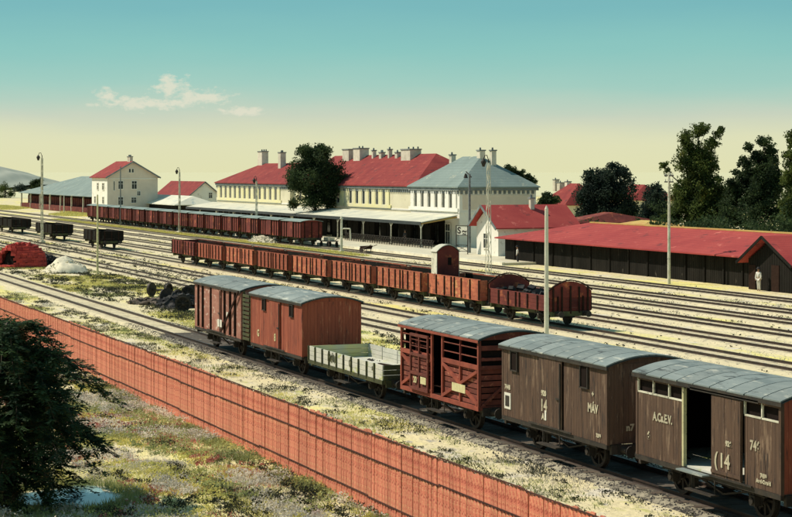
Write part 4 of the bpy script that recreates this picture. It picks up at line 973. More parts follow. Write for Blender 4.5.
pole('dark slim pole in front of the gabled white house', 120.5, 226, 167, .12, 'cornice_grey', 'plain')
pole('dark pole with slanting top arm and lamp at the right end of the station', 469.5, 255, 174, .16, 'cornice_grey', 'cross', 'lamp post')
pole('plain pale post rising behind the roof of the cattle wagon and MÁV van', 546.5, 372, 209, .115, 'concrete_pale')
pole('tall weathered pole standing before the long red shed', 669, 284, 172, .13, 'pole_pale', 'insul', 'telegraph pole')
pole('short pale post near the loading bank of the far left goods shed', 64, 213, 196, .15, 'pole_pale')
# water crane on the platform
p = G(341.5, 253); t = thing('water_crane', 'pale water crane with a bent spout standing between the tracks', 'water crane', p, R(10))
h = HC - (219 - HOR) / F * (HC * F / (253 - HOR)); m = MB(); m.tube((0, 0, 0), (0, 0, h), .16, .12, 10); m.tube((0, 0, h), (0, 0, h + .3), .2, .08, 10); m.box((0, 0, .15), (.5, .5, .3)); m.build('column', 'pole_pale', t)
m = MB(); m.tube((0, 0, h * .68), (.25, .1, h * .72), .07); m.tube((.25, .1, h * .72), (1.2, .4, h * .72), .07); m.tube((1.2, .4, h * .72), (1.25, .42, h * .4), .07, .09); m.build('spout', 'pole_pale', t)

# ------------------------------------------------------------------ heaps and yard objects
def blob_heap(name, label, cat, centre, rx, ry, h, n, size, m, kind='stuff', flat=1.0, seed=1):
    r = random.Random(seed); b = MB()
    for k in range(n):
        a = r.uniform(0, 6.28); q = math.sqrt(r.random()); x, y = q * rx * math.cos(a), q * ry * math.sin(a); z = h * (1 - q ** 2) * r.uniform(.8, 1.0)
        b.box((x, y, z), (size * r.uniform(.5, 1.4), size * r.uniform(.5, 1.4), size * r.uniform(.4, 1) * flat), r.uniform(0, 3), r.uniform(-.6, .6), r.uniform(-.6, .6))
    core = 30; i = len(b.v); b.v.append((0, 0, h * .97)); RG = [.12 + .88 * q / 9 for q in range(10)]
    for rg in RG:
        for k in range(core):
            a = 6.283 * k / core; nz = noise.noise(Vector((math.cos(a) * 2 * rg, math.sin(a) * 2 * rg, seed * 3.1))) + .5 * noise.noise(Vector((math.cos(a) * 5 * rg, math.sin(a) * 5 * rg, seed * 1.7))); rr_ = rg * (1 + .22 * nz)
            b.v.append((rx * rr_ * math.cos(a), ry * rr_ * math.sin(a), max(-.03, h * (1 - rg ** 2.0) * (1 + .5 * nz) + .05 * noise.noise(Vector((k * .9, rg * 9, seed))) - .03)))
    for k in range(core): b.f.append((i, i + 1 + k, i + 1 + (k + 1) % core))
    for g in range(9):
        for k in range(core): o_ = i + 1 + g * core; b.f.append((o_ + k, o_ + core + k, o_ + core + (k + 1) % core, o_ + (k + 1) % core))
    return tag(b.build(name, m, None, kind, loc=centre, smooth=(name == 'sand_heap')), label, cat)
# red brick stack with a dark hollow
pB = G(22, 267); bs = thing('brick_stack', 'rounded red stack of bricks with a dark hollow in its side, left edge', 'brick stack', pB, R(66))
r = random.Random(11); bmesh_b = [MB().box((0, 0, 0), (.55 - .01 * k, .3, .24)).mesh('brick', 'brick_pile') for k in range(3)]
wS, dS = 4.3, 3.2
def mound(x, y): return max(0.0, 2.5 * (1 - abs(x / (wS * .5)) ** 2.6) ** .6 * max(0, 1 - abs(y / (dS * .5)) ** 3.0) ** .5) if abs(x) < wS / 2 and abs(y) < dS / 2 else 0.0
cnt = 0
for lv in range(9):                                    # courses round the mound, thinning to the top
    z = .12 + lv * .225; f = max(.0, 1 - (z / 2.15) ** 3.0) ** .7; a_ = wS / 2 * (.38 + .62 * f); b_ = dS / 2 * (.35 + .65 * f); per = math.pi * (a_ + b_); nbk = int(per / .46)
    for k in range(nbk):
        th = 2 * math.pi * (k + .5 * (lv % 2)) / nbk; x = a_ * math.cos(th) * (1 + r.uniform(-.03, .03)); y = b_ * math.sin(th) * (1 + r.uniform(-.04, .04))
        if y > dS * .3: continue
        if y < 0 and -1.95 < x < -.35 and .25 < z < 1.65 - .7 * abs(x + 1.15): continue
        link('brick', r.choice(bmesh_b), bs, loc=(x, y, z + r.uniform(-.03, .03)), rot=(r.uniform(-.1, .1), r.uniform(-.1, .1), math.atan2(b_ * math.cos(th), -a_ * math.sin(th)) + r.uniform(-.15, .15))); cnt += 1
for k in range(40):
    x, y = r.uniform(-1.1, 1.1), r.uniform(-.7, .7); link('brick', r.choice(bmesh_b), bs, loc=(x, y, 2.02 - .12 * x * x + r.uniform(0, .2)), rot=(r.uniform(-.3, .3), r.uniform(-.3, .3), r.uniform(0, 3)))
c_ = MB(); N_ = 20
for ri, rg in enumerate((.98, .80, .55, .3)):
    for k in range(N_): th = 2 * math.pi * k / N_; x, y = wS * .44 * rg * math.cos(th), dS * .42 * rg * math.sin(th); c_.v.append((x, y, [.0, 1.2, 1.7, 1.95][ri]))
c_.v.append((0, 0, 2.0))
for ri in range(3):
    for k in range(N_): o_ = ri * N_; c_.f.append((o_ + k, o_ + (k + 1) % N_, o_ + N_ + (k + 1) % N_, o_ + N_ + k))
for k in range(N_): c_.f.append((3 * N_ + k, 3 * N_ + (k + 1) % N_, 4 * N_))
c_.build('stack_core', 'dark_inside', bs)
blob_heap('coal_heap', 'black coal heap between the red brick stack and the pale sand heap', 'coal heap', G(48, 266), 1.5, 1.2, 1.1, 260, .22, 'coal', seed=2)
blob_heap('sand_heap', 'pale sand heap left of the yellowish pole', 'sand heap', G(66, 272), 2.5, 2.1, 1.15, 90, .12, 'stone_pile', seed=3)
blob_heap('stone_heap', 'low heap of pale stones in front of the dark red train', 'stone heap', G(263, 243), 4.0, 1.3, .75, 220, .42, 'stone_pile', seed=4)
blob_heap('scrap_pile', 'dark pile of scrap behind the leftmost van', 'scrap pile', G(181, 307), 1.6, 1.6, .8, 120, .4, 'coal', seed=6)
# spare wheelsets lying by the track
for (px, py, rz, lab) in ((183, 311, .3, 'spare wheelset on the gravel nearest the left end of the pinkish van'), (172, 304, .9, 'spare wheelset leaning over left of the scrap pile'), (190, 300, .1, 'spare wheelset furthest back behind the pinkish van'), (160, 297, 1.3, 'spare wheelset lying alone left of the others')):
    p = G(px, py); o = link('wheelset', WS, None, None, (p.x, p.y, .52), None, (0, 0, rz + 1.0)); tag(o, lab, 'wheelset', 'spare wheelsets beside the track')
blob_heap('timber_scraps', 'scattered dark timber offcuts in the weeds left of the wheelsets', 'timber', G(162, 303), 2.6, 2.2, .25, 70, .5, 'sleeper_wood', flat=.3, seed=8)
# platform trolley and handcart
def trolley(label, px, py, L=2.6, loadm='stone_pile'):
    p = G(px, py, .24 if YG(px, py) > 75.2 else 0); t = thing('handcart', label, 'cart', p, R(8))
    MB().box((0, 0, .72), (L, 1.2, .1)).build('deck', 'sleeper_wood', t)
    for sx in (-1, 1):
        for sy in (-1, 1):
            w = MB(); n = 14
            w.tube((sx * L * .33, sy * .55, .34), (sx * L * .33, sy * .62, .34), .34, n=n); w.tube((sx * L * .33, sy * .62, .34), (sx * L * .33, sy * .68, .34), .08, n=8); w.build('wheel', 'black_iron', t)
    MB().tube((L / 2, 0, .7), (L / 2 + .9, 0, 1.1), .035).build('handle', 'black_iron', t)
    q = MB(); rr_ = random.Random(px)
    for k in range(5): q.box((-L / 2 + .35 + k * .45, rr_.uniform(-.2, .2), .95), (.42, .7, .4), rr_.uniform(-.2, .2))
    tag(q.build('sack', loadm, None, 'stuff', loc=p), 'pale sacks piled on the ' + label.split(',')[0], 'sacks')
    return t
trolley('four-wheeled platform cart, standing left of the water crane', 329, 247)
p = G(366, 253); bw = thing('wheelbarrow', 'small dark barrow with raised handles right of the water crane', 'barrow', p, R(15))
MB().prism([(-.6, .4), (.6, .45), (.8, .85), (-.7, .75)], 'Y', -.35, .35).build('tray', 'fence_dark', bw)
m = MB(); m.tube((-.9, -.05, .3), (-.9, .05, .3), .3, n=14); m.build('wheel', 'black_iron', bw)
m = MB(); m.beam((-.9, -.3, .3), (1.5, -.4, .95), .06); m.beam((-.9, .3, .3), (1.5, .4, .95), .06); m.beam((.5, -.3, 0), (.5, -.3, .5), .06); m.beam((.5, .3, 0), (.5, .3, .5), .06); m.split('handle', 'sleeper_wood', bw)

# ------------------------------------------------------------------ people
def skin_mesh(name, pts, edges, radii, m, root=0):
    me = bpy.data.meshes.new(name); me.from_pydata(pts, edges, []); o = bpy.data.objects.new('tmp', me); COL.objects.link(o)
    md = o.modifiers.new('s', 'SKIN')
    for i, v in enumerate(me.skin_vertices[0].data): v.radius = radii[i] if isinstance(radii[i], tuple) else (radii[i], radii[i]); v.use_root = (i == root)
    sd = o.modifiers.new('d', 'SUBSURF'); sd.levels = 1
    bpy.context.view_layer.update(); out = bpy.data.meshes.new_from_object(o.evaluated_get(bpy.context.evaluated_depsgraph_get())); bpy.data.objects.remove(o)
    out.materials.clear(); out.materials.append(MAT[m]); out.name = name
    for p_ in out.polygons: p_.use_smooth = True
    return out
def person(label, loc, rz, top, bottom, skirt=False):
    t = thing('person', label, 'person', loc, rz)
    P = [(0, 0, .95), (0, 0, 1.15), (0, 0, 1.38), (0, 0, 1.50), (0, -.01, 1.62), (0, -.01, 1.70),      # pelvis..head
         (.17, 0, 1.40), (.24, -.03, 1.13), (.23, -.12, .90), (.23, -.15, .80), (-.17, 0, 1.40), (-.24, -.01, 1.13), (-.25, -.06, .89), (-.25, -.07, .79),
         (.09, 0, .88), (.10, -.02, .50), (.11, .02, .08), (.11, -.12, .04), (-.09, 0, .88), (-.10, .05, .50), (-.12, .10, .08), (-.12, -.04, .04)]
    E = [(0, 1), (1, 2), (2, 3), (3, 4), (4, 5), (2, 6), (6, 7), (7, 8), (8, 9), (2, 10), (10, 11), (11, 12), (12, 13), (0, 14), (14, 15), (15, 16), (16, 17), (0, 18), (18, 19), (19, 20), (20, 21)]
    Rr = [.13, .12, .14, .055, .095, .085, .06, .045, .035, .04, .06, .045, .035, .04, .085, .06, .042, .04, .085, .06, .042, .04]
    link('body', skin_mesh('body', P, E, Rr, 'skin'), t)
    I = [0, 1, 2, 6, 7, 8, 10, 11, 12]; mp_ = {k: i for i, k in enumerate(I)}
    link('jacket', skin_mesh('jacket', [P[k] for k in I], [(mp_[a], mp_[b]) for a, b in E if a in mp_ and b in mp_], [Rr[k] + .025 for k in I], top), t)
    if skirt:
        s = MB(); s.tube((0, 0, 1.02), (0, 0, .12), .16, .36, 14); s.build('skirt', bottom, t)
    else:
        I = [0, 14, 15, 16, 18, 19, 20]; mp_ = {k: i for i, k in enumerate(I)}
        link('trousers', skin_mesh('trousers', [P[k] for k in I], [(mp_[a], mp_[b]) for a, b in E if a in mp_ and b in mp_], [Rr[k] + .022 for k in I], bottom), t)
    h = MB(); h.tube((0, -.01, 1.70), (0, -.01, 1.73), .19, n=14); h.tube((0, -.01, 1.72), (0, -.01, 1.83), .115, .10, 12); h.build('hat', 'cloth_dark', t)
    f = MB(); f.box((0, -.115, 1.63), (.03, .05, .05)); f.box((.035, -.10, 1.66), (.022, .02, .014)); f.box((-.035, -.10, 1.66), (.022, .02, .014)); f.box((0, -.10, 1.585), (.05, .02, .012)); f.build('face', 'skin', t)
    return t
person('person in pale clothes and dark hat standing before the dark cross gable', (U(758.7, 76.7), 76.7, 0), R(20), 'cloth_white', 'cloth_white')
person('small person in white jacket near the left corner of the red shed', (U(517.5, 77.4), 77.4, 0), R(-20), 'cloth_white', 'cloth_dark')
person('person in dark coat under the canopy beside the railing', (U(405, 83), 83, .24), R(30), 'cloth_dark', 'cloth_dark')

# ------------------------------------------------------------------ vegetation
def leaf_cloud(C_, Rd, n, size, seed, sq=.75, sub=15):
    "n leaf faces in many small sprays spread through ellipsoid clumps; C_ (k,3), Rd (k,)"
    g = np.random.default_rng(seed); c2 = []; r2 = []
    for c, r in zip(C_, Rd):                                 # break each clump into ragged sprays
        for _ in range(sub):
            d = g.normal(size=3); d /= np.linalg.norm(d); q = r * g.uniform(.1, 1.0); c2.append(c + d * q * np.array([1, 1, sq])); r2.append(r * g.uniform(.22, .50))
    c2 = np.array(c2); r2 = np.array(r2)
    k = g.choice(len(c2), n, p=(r2 ** 1.9) / (r2 ** 1.9).sum())
    d = g.normal(size=(n, 3)); d /= np.linalg.norm(d, axis=1)[:, None]; rad = r2[k] * g.uniform(0, 1.25, n) ** .55
    p = c2[k] + d * rad[:, None] * np.array([1, 1, sq])
    a = g.normal(size=(n, 3)); a /= np.linalg.norm(a, axis=1)[:, None]; b = np.cross(a, g.normal(size=(n, 3))); b /= np.linalg.norm(b, axis=1)[:, None]
    s = (size * g.uniform(.5, 1.4, n))[:, None]; w = s * g.uniform(.4, .8, (n, 1))
    V = np.stack([p - a * s * .5, p + b * w * .5, p + a * s * .5, p - b * w * .5], 1).reshape(-1, 3)
    return V, np.arange(4 * n).reshape(n, 4)
def tree(label, base, H, clumps, n, size, m='leaf_dark', seed=1, tr=.25, limbs=6, name='broadleaf_tree', sq=.8, group=None, trunk_top=.6):
    t = thing(name, label, 'tree', base, 0, group); g = random.Random(seed)
    C_ = np.array([c[:3] for c in clumps], float); Rd = np.array([c[3] for c in clumps], float)
    b = MB(); prev = Vector((0, 0, -.2)); r = tr * 1.25
    for k in range(1, 6):
        q = Vector((g.uniform(-.12, .12) * k * tr * 2, g.uniform(-.1, .1) * k * tr * 2, H * trunk_top * k / 5)); r2 = tr * (1 - .13 * k); b.tube(prev, q, r, r2, 9, False); prev, r = q, r2
    b.build('trunk', 'bark', t)
    for k in range(limbs):
        i = g.randrange(len(clumps)); c = Vector(C_[i]); l = MB(); s0 = Vector((0, 0, H * trunk_top * g.uniform(.45, .95))); md_ = (s0 + c) / 2 + Vector((0, 0, -.1 * Rd[i])); l.tube(s0, md_, tr * .45, tr * .3, 6, False); l.tube(md_, c, tr * .3, tr * .1, 6, False)
        for j in range(3):
            e = c + Vector((g.uniform(-1, 1), g.uniform(-1, 1), g.uniform(-.2, 1))) * Rd[i] * .8; l.tube(md_.lerp(c, .5 + .2 * j), e, tr * .14, tr * .03, 5, False)
        l.build('limb', 'bark', t)
    V, Fc = leaf_cloud(C_, Rd, int(n * 3.6), size * .52, seed, sq=sq); link('crown', npmesh('crown', V, Fc, m), t); return t
def px_tree(label, px, Y, blobs, n, size, m, seed, tr=.3, name='broadleaf_tree', limbs=6, sq=.9, dd=.5, **k):
    "blobs: (px, py, radius px) outline circles of the crown, spread in depth as real clumps"
    D0 = DEP(px, Y); bx = U(px, Y); s = D0 / F; g = random.Random(seed); cl = []
    for (x, y, r) in blobs:
        off = (x - px) * s; z = HC - (y - HOR) * s; rr_ = r * s
        for q in range(3): dp = g.uniform(-dd, dd) * max(rr_ * 1.6, 1.0); cl.append((off * SS - dp * CC, off * CC + dp * SS, z + g.uniform(-.2, .2) * rr_, rr_ * g.uniform(.95, 1.2)))
    top = HC - (min(y - r for _, y, r in blobs) - HOR) * s
    return tree(label, (bx, Y, 0), top, cl, n, size, m, seed, tr, limbs, name, sq, **k)
px_tree('round dark tree in front of the station, between its two red roofs', 315, 84.3, [(315, 158, 15), (300, 170, 14), (330, 170, 14), (315, 178, 20), (298, 186, 11), (333, 190, 12), (313, 197, 14), (327, 203, 10), (292, 178, 8), (340, 181, 8), (293, 204, 6), (322, 150, 9), (306, 152, 9)], 11000, .5, 'leaf_dark', 21, .28)
px_tree('large round dark tree behind the red shed, between two red roofs', 606, 118, [(606, 176, 14), (592, 188, 14), (622, 190, 13), (606, 196, 20), (586, 204, 12), (628, 207, 12), (600, 214, 16), (618, 216, 14), (590, 176, 7), (620, 172, 8), (582, 216, 8), (612, 166, 5)], 11000, .6, 'leaf_blue', 22, .4)
px_tree('small dark tree behind the red shed, left of the tall poplar', 654, 116, [(654, 196, 10), (648, 208, 11), (662, 208, 11), (654, 218, 13), (642, 218, 7), (668, 220, 8), (656, 190, 6)], 6000, .5, 'leaf_blue', 23, .3)
px_tree('tall ragged poplar with a leaning side branch, tallest tree at right', 700, 112, [(699, 130, 8), (686, 138, 7), (705, 128, 6), (718, 134, 5), (722, 130, 4), (712, 142, 6), (690, 150, 11), (704, 152, 11), (684, 163, 10), (700, 170, 14), (712, 165, 8), (690, 185, 13), (708, 188, 14), (682, 200, 13), (700, 210, 17), (714, 206, 10), (664, 166, 5), (668, 172, 4), (690, 218, 12), (675, 214, 9), (720, 180, 3), (684, 142, 4), (678, 192, 9), (718, 196, 10), (716, 218, 14), (690, 200, 16), (706, 200, 16), (699, 178, 15), (697, 160, 12), (670, 222, 12)], 15000, .48, 'leaf_olive', 24, .35, name='poplar_tree', limbs=9, dd=.7)
px_tree('dark leafy tree with two uneven tops, second from the right edge', 755, 114, [(748, 148, 5), (763, 142, 7), (770, 150, 7), (758, 156, 8), (772, 160, 6), (745, 162, 7), (762, 170, 14), (745, 178, 11), (775, 175, 7), (735, 172, 4), (730, 182, 5), (752, 190, 17), (772, 192, 12), (738, 200, 12), (758, 210, 19), (735, 216, 12), (778, 212, 12), (726, 204, 7), (736, 190, 10), (780, 182, 9), (765, 186, 15), (728, 218, 10), (768, 165, 10), (757, 180, 14)], 15000, .48, 'leaf_dark', 25, .35, limbs=9, dd=.7)
px_tree('dark tree at the right edge of the picture', 797, 112, [(793, 142, 6), (800, 135, 9), (790, 155, 6), (798, 165, 12), (788, 178, 8), (802, 185, 16), (792, 200, 12), (790, 215, 13), (805, 212, 16)], 10000, .48, 'leaf_olive', 26, .35)
px_tree('small dark tree between the station and the far red-roofed house', 548, 112, [(547, 196, 5), (543, 202, 6), (553, 201, 6), (548, 208, 7), (540, 208, 5)], 2600, .4, 'leaf_dark', 27, .2)
px_tree('dark tree showing above the right slope of the blue-grey station roof', 512, 112, [(508, 168, 4), (514, 170, 5), (520, 174, 5), (526, 178, 5), (532, 182, 5), (518, 182, 8), (508, 180, 7), (526, 190, 8)], 4000, .42, 'leaf_dark', 28, .2)
px_tree('small grey-green tree left of the far goods shed', 21, 150, [(21, 188, 6), (16, 192, 5), (26, 192, 5), (21, 196, 7)], 1500, .9, 'leaf_blue', 29, .3)
px_tree('dark low tree showing behind the left hip of the goods shed', 37, 130, [(36, 181, 3), (40, 181, 3), (33, 184, 3), (38, 187, 5)], 1200, .7, 'leaf_dark', 30, .25)
px_tree('pale green tree at the left edge beside the goods shed', 5, 110, [(3, 188, 6), (10, 194, 5), (0, 198, 7), (8, 203, 5)], 2500, .55, 'leaf_olive', 31, .25)
# undergrowth behind the long shed: one mass
cl = []; gg = random.Random(9)
for k in range(240):
    px = gg.uniform(560, 800); Y = gg.uniform(96, 114); x = U(px, Y); cl.append((x, Y, gg.uniform(1.0, 1.8 + 2.8 * (px > 650) * gg.random()), gg.uniform(.7, 2.2)))
V, Fc = leaf_cloud(np.array([c[:3] for c in cl]), np.array([c[3] for c in cl]), 60000, .30, 90, sq=.9)
tag(link('undergrowth', npmesh('undergrowth', V, Fc, 'leaf_dark'), kind='stuff'), 'dark undergrowth filling the gaps behind the long red shed', 'undergrowth')
# hill on the left horizon
xs_ = np.linspace(-60, 32, 40); hv = []; hf = []
for i, px in enumerate(xs_):
    D0 = 950.0; s = D0 / F
    top = 168 + 20 * max(0, (px + 5) / 38) ** 1.3 + .8 * math.sin(px * .35)
    for j, (dd, ff) in enumerate(((-120, 0), (-50, .6), (0, 1.0), (80, .7), (200, 0))):
        D1 = D0 + dd; off = (px - CX) * s; z = (HC - (top - HOR) * s + 1) * ff; hv.append((off * SS - D1 * CC, off * CC + D1 * SS, max(z, 0) - .5 * (ff == 0)))
for i in range(len(xs_) - 1):
    for j in range(4): a = i * 5 + j; hf.append((a, a + 5, a + 6, a + 1))
me = npmesh('hill', np.array(hv), np.array(hf), 'hill'); me.polygons.foreach_set('use_smooth', [True] * len(me.polygons)); link('hill', me, kind='structure')

# foreground tree: drooping feathery branches
def near_tree():
    base = G(8, 505); t = thing('feathery_tree', 'dark feathery-leaved tree with drooping branches in the left foreground', 'tree', base); g = random.Random(77); gn = np.random.default_rng(77)
    H = 5.15; s = 49 / F
    b = MB(); prev = Vector((0, 0, -.3)); r = .17
    for k in range(1, 7): q = Vector((.04 * k, .03 * math.sin(k), H * .82 * k / 6)); b.tube(prev, q, r, r * .82, 9, False); prev = q; r *= .82
    b.build('trunk', 'bark', t)
    rt = Vector((SS, CC, 0)); fw = Vector((-CC, SS, 0)); LP = []; LD = []; tw = MB(); nb = 0
    for k in range(135):
        z0 = H * (.10 + .80 * (k / 135) ** .8); az = g.uniform(0, 6.283); reach = (1.0 + 2.0 * math.sin(math.pi * min(1, .18 + .75 * z0 / H))) * g.uniform(.45, 1.05)
        d = Vector((math.cos(az), math.sin(az), 0)); p = Vector((.04 * k / 20, 0, z0)); rise = g.uniform(.15, .8) * (.3 + z0 / H); pts = [p]
        for i in range(1, 9):
            u = i / 8; pts.append(p + d * reach * u + Vector((0, 0, rise * math.sin(math.pi * min(1, u * .8)) - 1.0 * u ** 2.2 * g.uniform(.8, 1.1))) + Vector((g.uniform(-.06, .06), g.uniform(-.06, .06), 0)))
        if k % 5 == 0: l = MB(); [l.tube(pts[i], pts[i + 1], .03 * (1 - i / 9) + .008, .03 * (1 - (i + 1) / 9) + .008, 5, False) for i in range(8)]; l.build('branch', 'bark', t)
        else: [tw.tube(pts[i], pts[i + 1], .02 * (1 - i / 9) + .006, .02 * (1 - (i + 1) / 9) + .006, 4, False) for i in range(8)]
        for i in range(2, 9):
            for j in range(7):
                a0 = pts[i - 1].lerp(pts[i], g.random()); td = (d * g.uniform(.2, 1) + Vector((g.uniform(-1, 1), g.uniform(-1, 1), g.uniform(-.55, .35)))).normalized(); ln = g.uniform(.22, .50)
                side = td.cross(Vector((0, 0, 1))).normalized()
                for q in range(7):
                    c = a0 + td * ln * (q + 1) / 7 - Vector((0, 0, .10 * (q / 7) ** 2))
                    for sgn in (-1, 1): LP.append(c); LD.append((side * sgn * .8 + td * .6 + Vector((0, 0, g.uniform(-.35, .15)))).normalized())
    tw.build('twig_mass', 'bark', t, 'stuff')
    P = np.array([tuple(p) for p in LP]); Dn = np.array([tuple(p) for p in LD]); n = len(P); up = gn.normal(size=(n, 3)) * .35 + np.array([0, 0, 1.0]); w = np.cross(Dn, up); w /= np.linalg.norm(w, axis=1)[:, None]
    ls = gn.uniform(.10, .19, (n, 1)); ww = ls * .36
    V = np.stack([P, P + Dn * ls * .5 + w * ww * .5, P + Dn * ls, P + Dn * ls * .5 - w * ww * .5], 1).reshape(-1, 3)
    link('crown', npmesh('crown', V, np.arange(4 * n).reshape(n, 4), 'leaf_near'), t)
near_tree()

# weeds and grass: scattered blades, stuff
def tufts(name, label, m, n, region, blades, h, w, seed, freq=.3, thr=.0, zf=ground_h, spread=.15, keep=None, lean=.5):
    g = np.random.default_rng(seed); r_ = random.Random(seed); pts = []
    x0, x1, y0, y1 = region; tries = 0
    while len(pts) < n and tries < n * 14:
        tries += 1; x = g.uniform(x0, x1); y = g.uniform(y0, y1)
        if noise.noise(Vector((x * freq * .6 + seed, y * freq * 1.3, seed * .7))) < thr: continue
        if keep and not keep(x, y): continue
        pts.append((x, y, zf(x, y)))
    P = np.repeat(np.array(pts), blades, 0); k = len(P); P[:, :2] += g.normal(size=(k, 2)) * spread
    a = g.uniform(0, 6.283, k); hh = h * g.uniform(.35, 1.25, k); ww = w * g.uniform(.6, 1.4, k)
    t = np.stack([np.cos(a), np.sin(a), np.zeros(k)], 1); ln = g.uniform(-lean, lean, (k, 2)) * hh[:, None]
    V = np.stack([P - t * ww[:, None] * .5, P + t * ww[:, None] * .5, P + np.c_[ln, hh]], 1).reshape(-1, 3)
    tag(link(name, npmesh(name, V, np.arange(3 * k).reshape(k, 3), m), kind='stuff'), label, 'weeds')
def bushlets(name, label, m, n, region, r0, r1, leaves, size, seed, freq, thr, keep, zf=ground_h):
    g = np.random.default_rng(seed); C_ = []; Rd = []; x0, x1, y0, y1 = region; tries = 0
    while len(C_) < n and tries < n * 15:
        tries += 1; x = g.uniform(x0, x1); y = g.uniform(y0, y1)
        if noise.noise(Vector((x * freq * .55 + seed, y * freq * 1.5, seed * .7))) < thr or not keep(x, y): continue
        r = g.uniform(r0, r1); C_.append((x, y, zf(x, y) + r * .35)); Rd.append(r)
    C_ = np.array(C_); Rd = np.array(Rd); k = np.repeat(np.arange(len(C_)), leaves); q = len(k)
    d = g.normal(size=(q, 3)); d /= np.linalg.norm(d, axis=1)[:, None]; d[:, 2] = np.abs(d[:, 2]); p = C_[k] + d * (Rd[k] * g.uniform(.3, 1.15, q))[:, None] * np.array([1.2, 1.2, .75])
    a = g.normal(size=(q, 3)) + [0, 0, .4]; a /= np.linalg.norm(a, axis=1)[:, None]; b = np.cross(a, g.normal(size=(q, 3))); b /= np.linalg.norm(b, axis=1)[:, None]; s = (size * g.uniform(.6, 1.4, q))[:, None]
    V = np.stack([p - a * s * .5, p + b * s * .28, p + a * s * .5, p - b * s * .28], 1).reshape(-1, 3)
    tag(link(name, npmesh(name, V, np.arange(4 * q).reshape(q, 4), m), kind='stuff'), label, 'scrub')
def in_view(x, y, m=60):
    z = -x * CC + y * SS; xc = x * SS + y * CC
    if z < 20: return False
    px = CX + F * xc / z; return -m < px < 792 + m
pond = G(70, 498)
def kf(x, y): return in_view(x, y) and not (abs(x - pond.x) < 1.9 and abs(y - pond.y) < 1.7)
def ks(x, y): return in_view(x, y)
FR = (-112, -34, -6, 17.35)
tufts('dry_grass', 'yellow dry grass on the slope before the red fence', 'weed_yellow', 9000, FR, 10, .085, .028, 1, .35, .02, keep=kf, lean=.9)
tufts('green_weeds', 'green weeds on the slope before the red fence', 'weed_green', 2600, FR, 10, .10, .032, 2, .4, .05, keep=kf, lean=.8)
tufts('dark_scrub', 'dark low scrub on the slope before the red fence', 'weed_dark', 1400, FR, 14, .10, .03, 3, .6, .26, keep=kf, lean=.9)
tufts('grey_weeds', 'grey dusty weeds on the slope before the red fence', 'weed_grey', 7500, FR, 10, .09, .032, 4, .4, .0, keep=kf, lean=.9)
tufts('red_weeds', 'reddish weeds on the slope before the red fence', 'weed_red', 2000, FR, 11, .10, .04, 5, .4, .30, keep=kf, lean=.9)
tufts('fence_scrub', 'dark scrub growing along the foot of the red fence', 'weed_green', 700, (-80, -34, 16.7, 17.4), 12, .16, .035, 6, .7, .1, keep=kf)
ST = (-135, -34, 17.8, 24.9)
tufts('verge_grass', 'yellow grass between the red fence and the near track', 'weed_yellow', 4200, ST, 9, .08, .028, 11, .3, .1, keep=ks, lean=.9)
tufts('verge_weeds', 'green weeds between the red fence and the near track', 'weed_green', 2000, ST, 10, .10, .032, 12, .4, .18, keep=ks, lean=.8)
tufts('verge_scrub', 'small dark weeds between the red fence and the near track', 'weed_dark', 3200, ST, 10, .10, .032, 13, .55, .14, keep=ks, lean=.9)
tufts('verge_dust_weeds', 'grey weeds between the red fence and the near track', 'weed_grey', 2600, ST, 9, .09, .03, 14, .4, .1, keep=ks, lean=.9)
z0_ = lambda x, y: 0.0
MI = (-230, -70, 28.6, 36.9)
tufts('yard_grass', 'yellow grass in the yard behind the near row of vans', 'weed_yellow', 8000, MI, 9, .11, .05, 21, .16, .03, z0_, keep=ks, lean=.9, spread=.3)
tufts('yard_scrub', 'dark weeds in the yard behind the near row of vans', 'weed_dark', 3000, MI, 10, .13, .05, 22, .5, .22, z0_, keep=ks, lean=.9, spread=.2)
tufts('yard_weeds', 'green weeds in the yard behind the near row of vans', 'weed_green', 1100, MI, 9, .13, .05, 23, .25, .2, z0_, keep=ks, lean=.9, spread=.2)
tufts('line_weeds', 'weeds between the empty tracks beyond the red wagons', 'weed_dark', 1200, (-330, -90, 44.8, 70.2), 8, .10, .06, 24, .2, .1, z0_, keep=lambda x, y: ks(x, y) and min(abs(y - q) for q in (47.7, 52.6, 57.2, 61.9, 66.4)) > 1.5, lean=.9, spread=.3)
tufts('line_grit_weeds', 'tiny dry weeds scattered between the empty tracks', 'weed_grey', 6000, (-260, -70, 37, 70.2), 7, .09, .06, 34, .3, -.1, z0_, keep=ks, lean=.9, spread=.3)
bushlets('siding_scrub', 'dark scrub straggling over the sidings left of the middle wagons', 'weed_dark', 2200, (-240, -105, 28, 46), .08, .26, 14, .10, 49, .35, .02, ks, z0_)
bushlets('line_bushes', 'tiny dark weeds dotted between the empty tracks', 'weed_dark', 1500, (-260, -60, 37, 75), .04, .11, 8, .09, 48, .5, .0, ks, z0_)
tufts('strip_grass', 'yellow grass strip in front of the dark red train', 'weed_yellow', 5200, (-340, -175, 68.3, 70.0), 8, .22, .12, 25, .1, -.5, z0_, keep=ks, lean=.9, spread=.35)
tufts('left_grass', 'yellow grass below the goods shed at far left', 'weed_yellow', 3000, (-480, -330, 76, 84), 8, .35, .2, 26, .05, .05, z0_, keep=ks, lean=.9, spread=.6)
tufts('pond_reeds', 'green weeds round the rim of the pond', 'weed_green', 420, (pond.x - 2.2, pond.x + 2.2, pond.y - 2.0, pond.y + 2.0), 10, .22, .03, 31, 1, -1, z0_, keep=lambda x, y: 1.0 < math.hypot((x - pond.x) / 1.75, (y - pond.y) / 1.55) < 1.35)
bushlets('grey_scrub', 'low grey-green scrub on the bank before the red fence', 'weed_grey', 3800, FR, .10, .26, 26, .075, 41, .5, .02, kf)
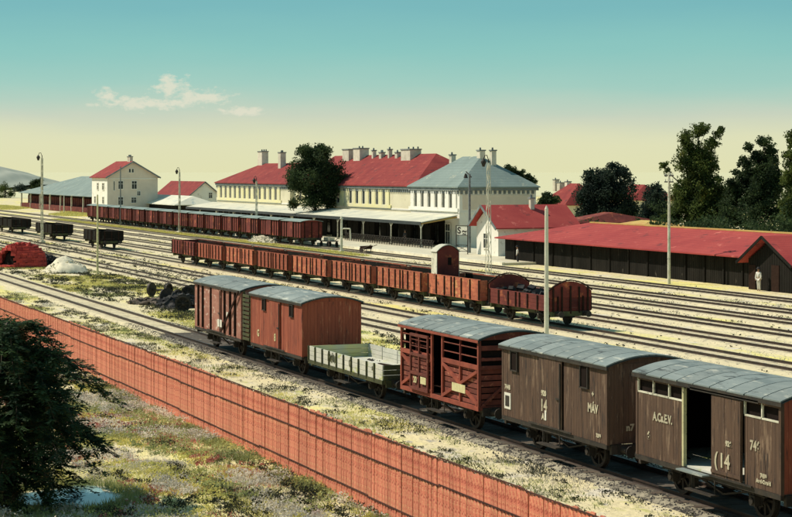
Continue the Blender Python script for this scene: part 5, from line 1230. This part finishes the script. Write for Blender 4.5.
bushlets('green_scrub', 'low green scrub on the bank before the red fence', 'weed_green', 1700, FR, .10, .28, 30, .07, 42, .45, .08, kf)
bushlets('pink_scrub', 'low reddish flowering scrub on the bank before the red fence', 'weed_red', 700, FR, .10, .24, 26, .07, 43, .4, .24, kf)
bushlets('yellow_scrub', 'low yellow scrub on the bank before the red fence', 'weed_yellow', 1500, FR, .08, .2, 24, .07, 44, .5, .12, kf)
bushlets('dark_bushes', 'small dark bushes dotted over the bank before the red fence', 'weed_dark', 1300, FR, .08, .22, 34, .06, 45, .8, .2, kf)
bushlets('verge_bushes', 'small dark bushes dotted along the verge behind the red fence', 'weed_dark', 900, ST, .06, .17, 26, .055, 46, .9, .16, ks)
bushlets('yard_bushes', 'small dark bushes dotted over the yard left of the vans', 'weed_dark', 1500, MI, .08, .24, 16, .09, 47, .5, .16, ks, z0_)
# cinders and grit beside the near track
g_ = np.random.default_rng(51); n_ = 9000; x_ = g_.uniform(-104, -30, n_); y_ = YN + g_.choice([-1, 1], n_) * (1.0 + np.abs(g_.normal(0, .62, n_))); r_ = g_.uniform(.018, .055, n_); z_ = np.where(np.abs(y_ - YN) < 1.7, .075 - .25 * np.maximum(0, np.abs(y_ - YN) - 1.35), 0.0)
T_ = np.array([(1, 0, -.3), (-.5, .87, -.3), (-.5, -.87, -.3), (.1, .1, .9)]); ang = g_.uniform(0, 6.28, n_); c_, s_ = np.cos(ang), np.sin(ang)
V = np.stack([np.stack([x_ + r_ * (t[0] * c_ - t[1] * s_), y_ + r_ * (t[0] * s_ + t[1] * c_), z_ + r_ * t[2]], 1) for t in T_], 1).reshape(-1, 3); i4 = np.arange(n_)[:, None, None] * 4
tag(link('cinders', npmesh('cinders', V, (i4 + np.array([[0, 1, 3], [1, 2, 3], [2, 0, 3]])[None]).reshape(-1, 3), 'coal'), kind='stuff'), 'black cinders scattered beside the near track', 'cinders')
# puddle
pv = [(0, 0, 0)]; n = 36
for k in range(n): a = 6.283 * k / n; q = 1 + .16 * math.sin(3 * a) + .1 * math.sin(5 * a + 1); pv.append((1.55 * q * math.cos(a), 1.35 * q * math.sin(a), 0))
mt = mat('pond_water', (.20, .34, .34), (.30, .44, .44), .6, rough=.08, bump=.05, fine=4); mt.node_tree.nodes['Principled BSDF'].inputs['Specular IOR Level'].default_value = .6
w = MB(); w.v = pv; w.f = [(0, 1 + k, 1 + (k + 1) % n) for k in range(n)]
w.build('pond', 'pond_water', None, 'structure', loc=(pond.x, pond.y, .035))
sd = MB(); sd.v = [(x * 1.14, y * 1.22, -.025 if i else -.025) for i, (x, y, z) in enumerate(pv)]; sd.f = [(0, 1 + k, 1 + (k + 1) % n) for k in range(n)]
sd.build('pond_bank', 'platform', None, 'structure', loc=(pond.x, pond.y, .035))
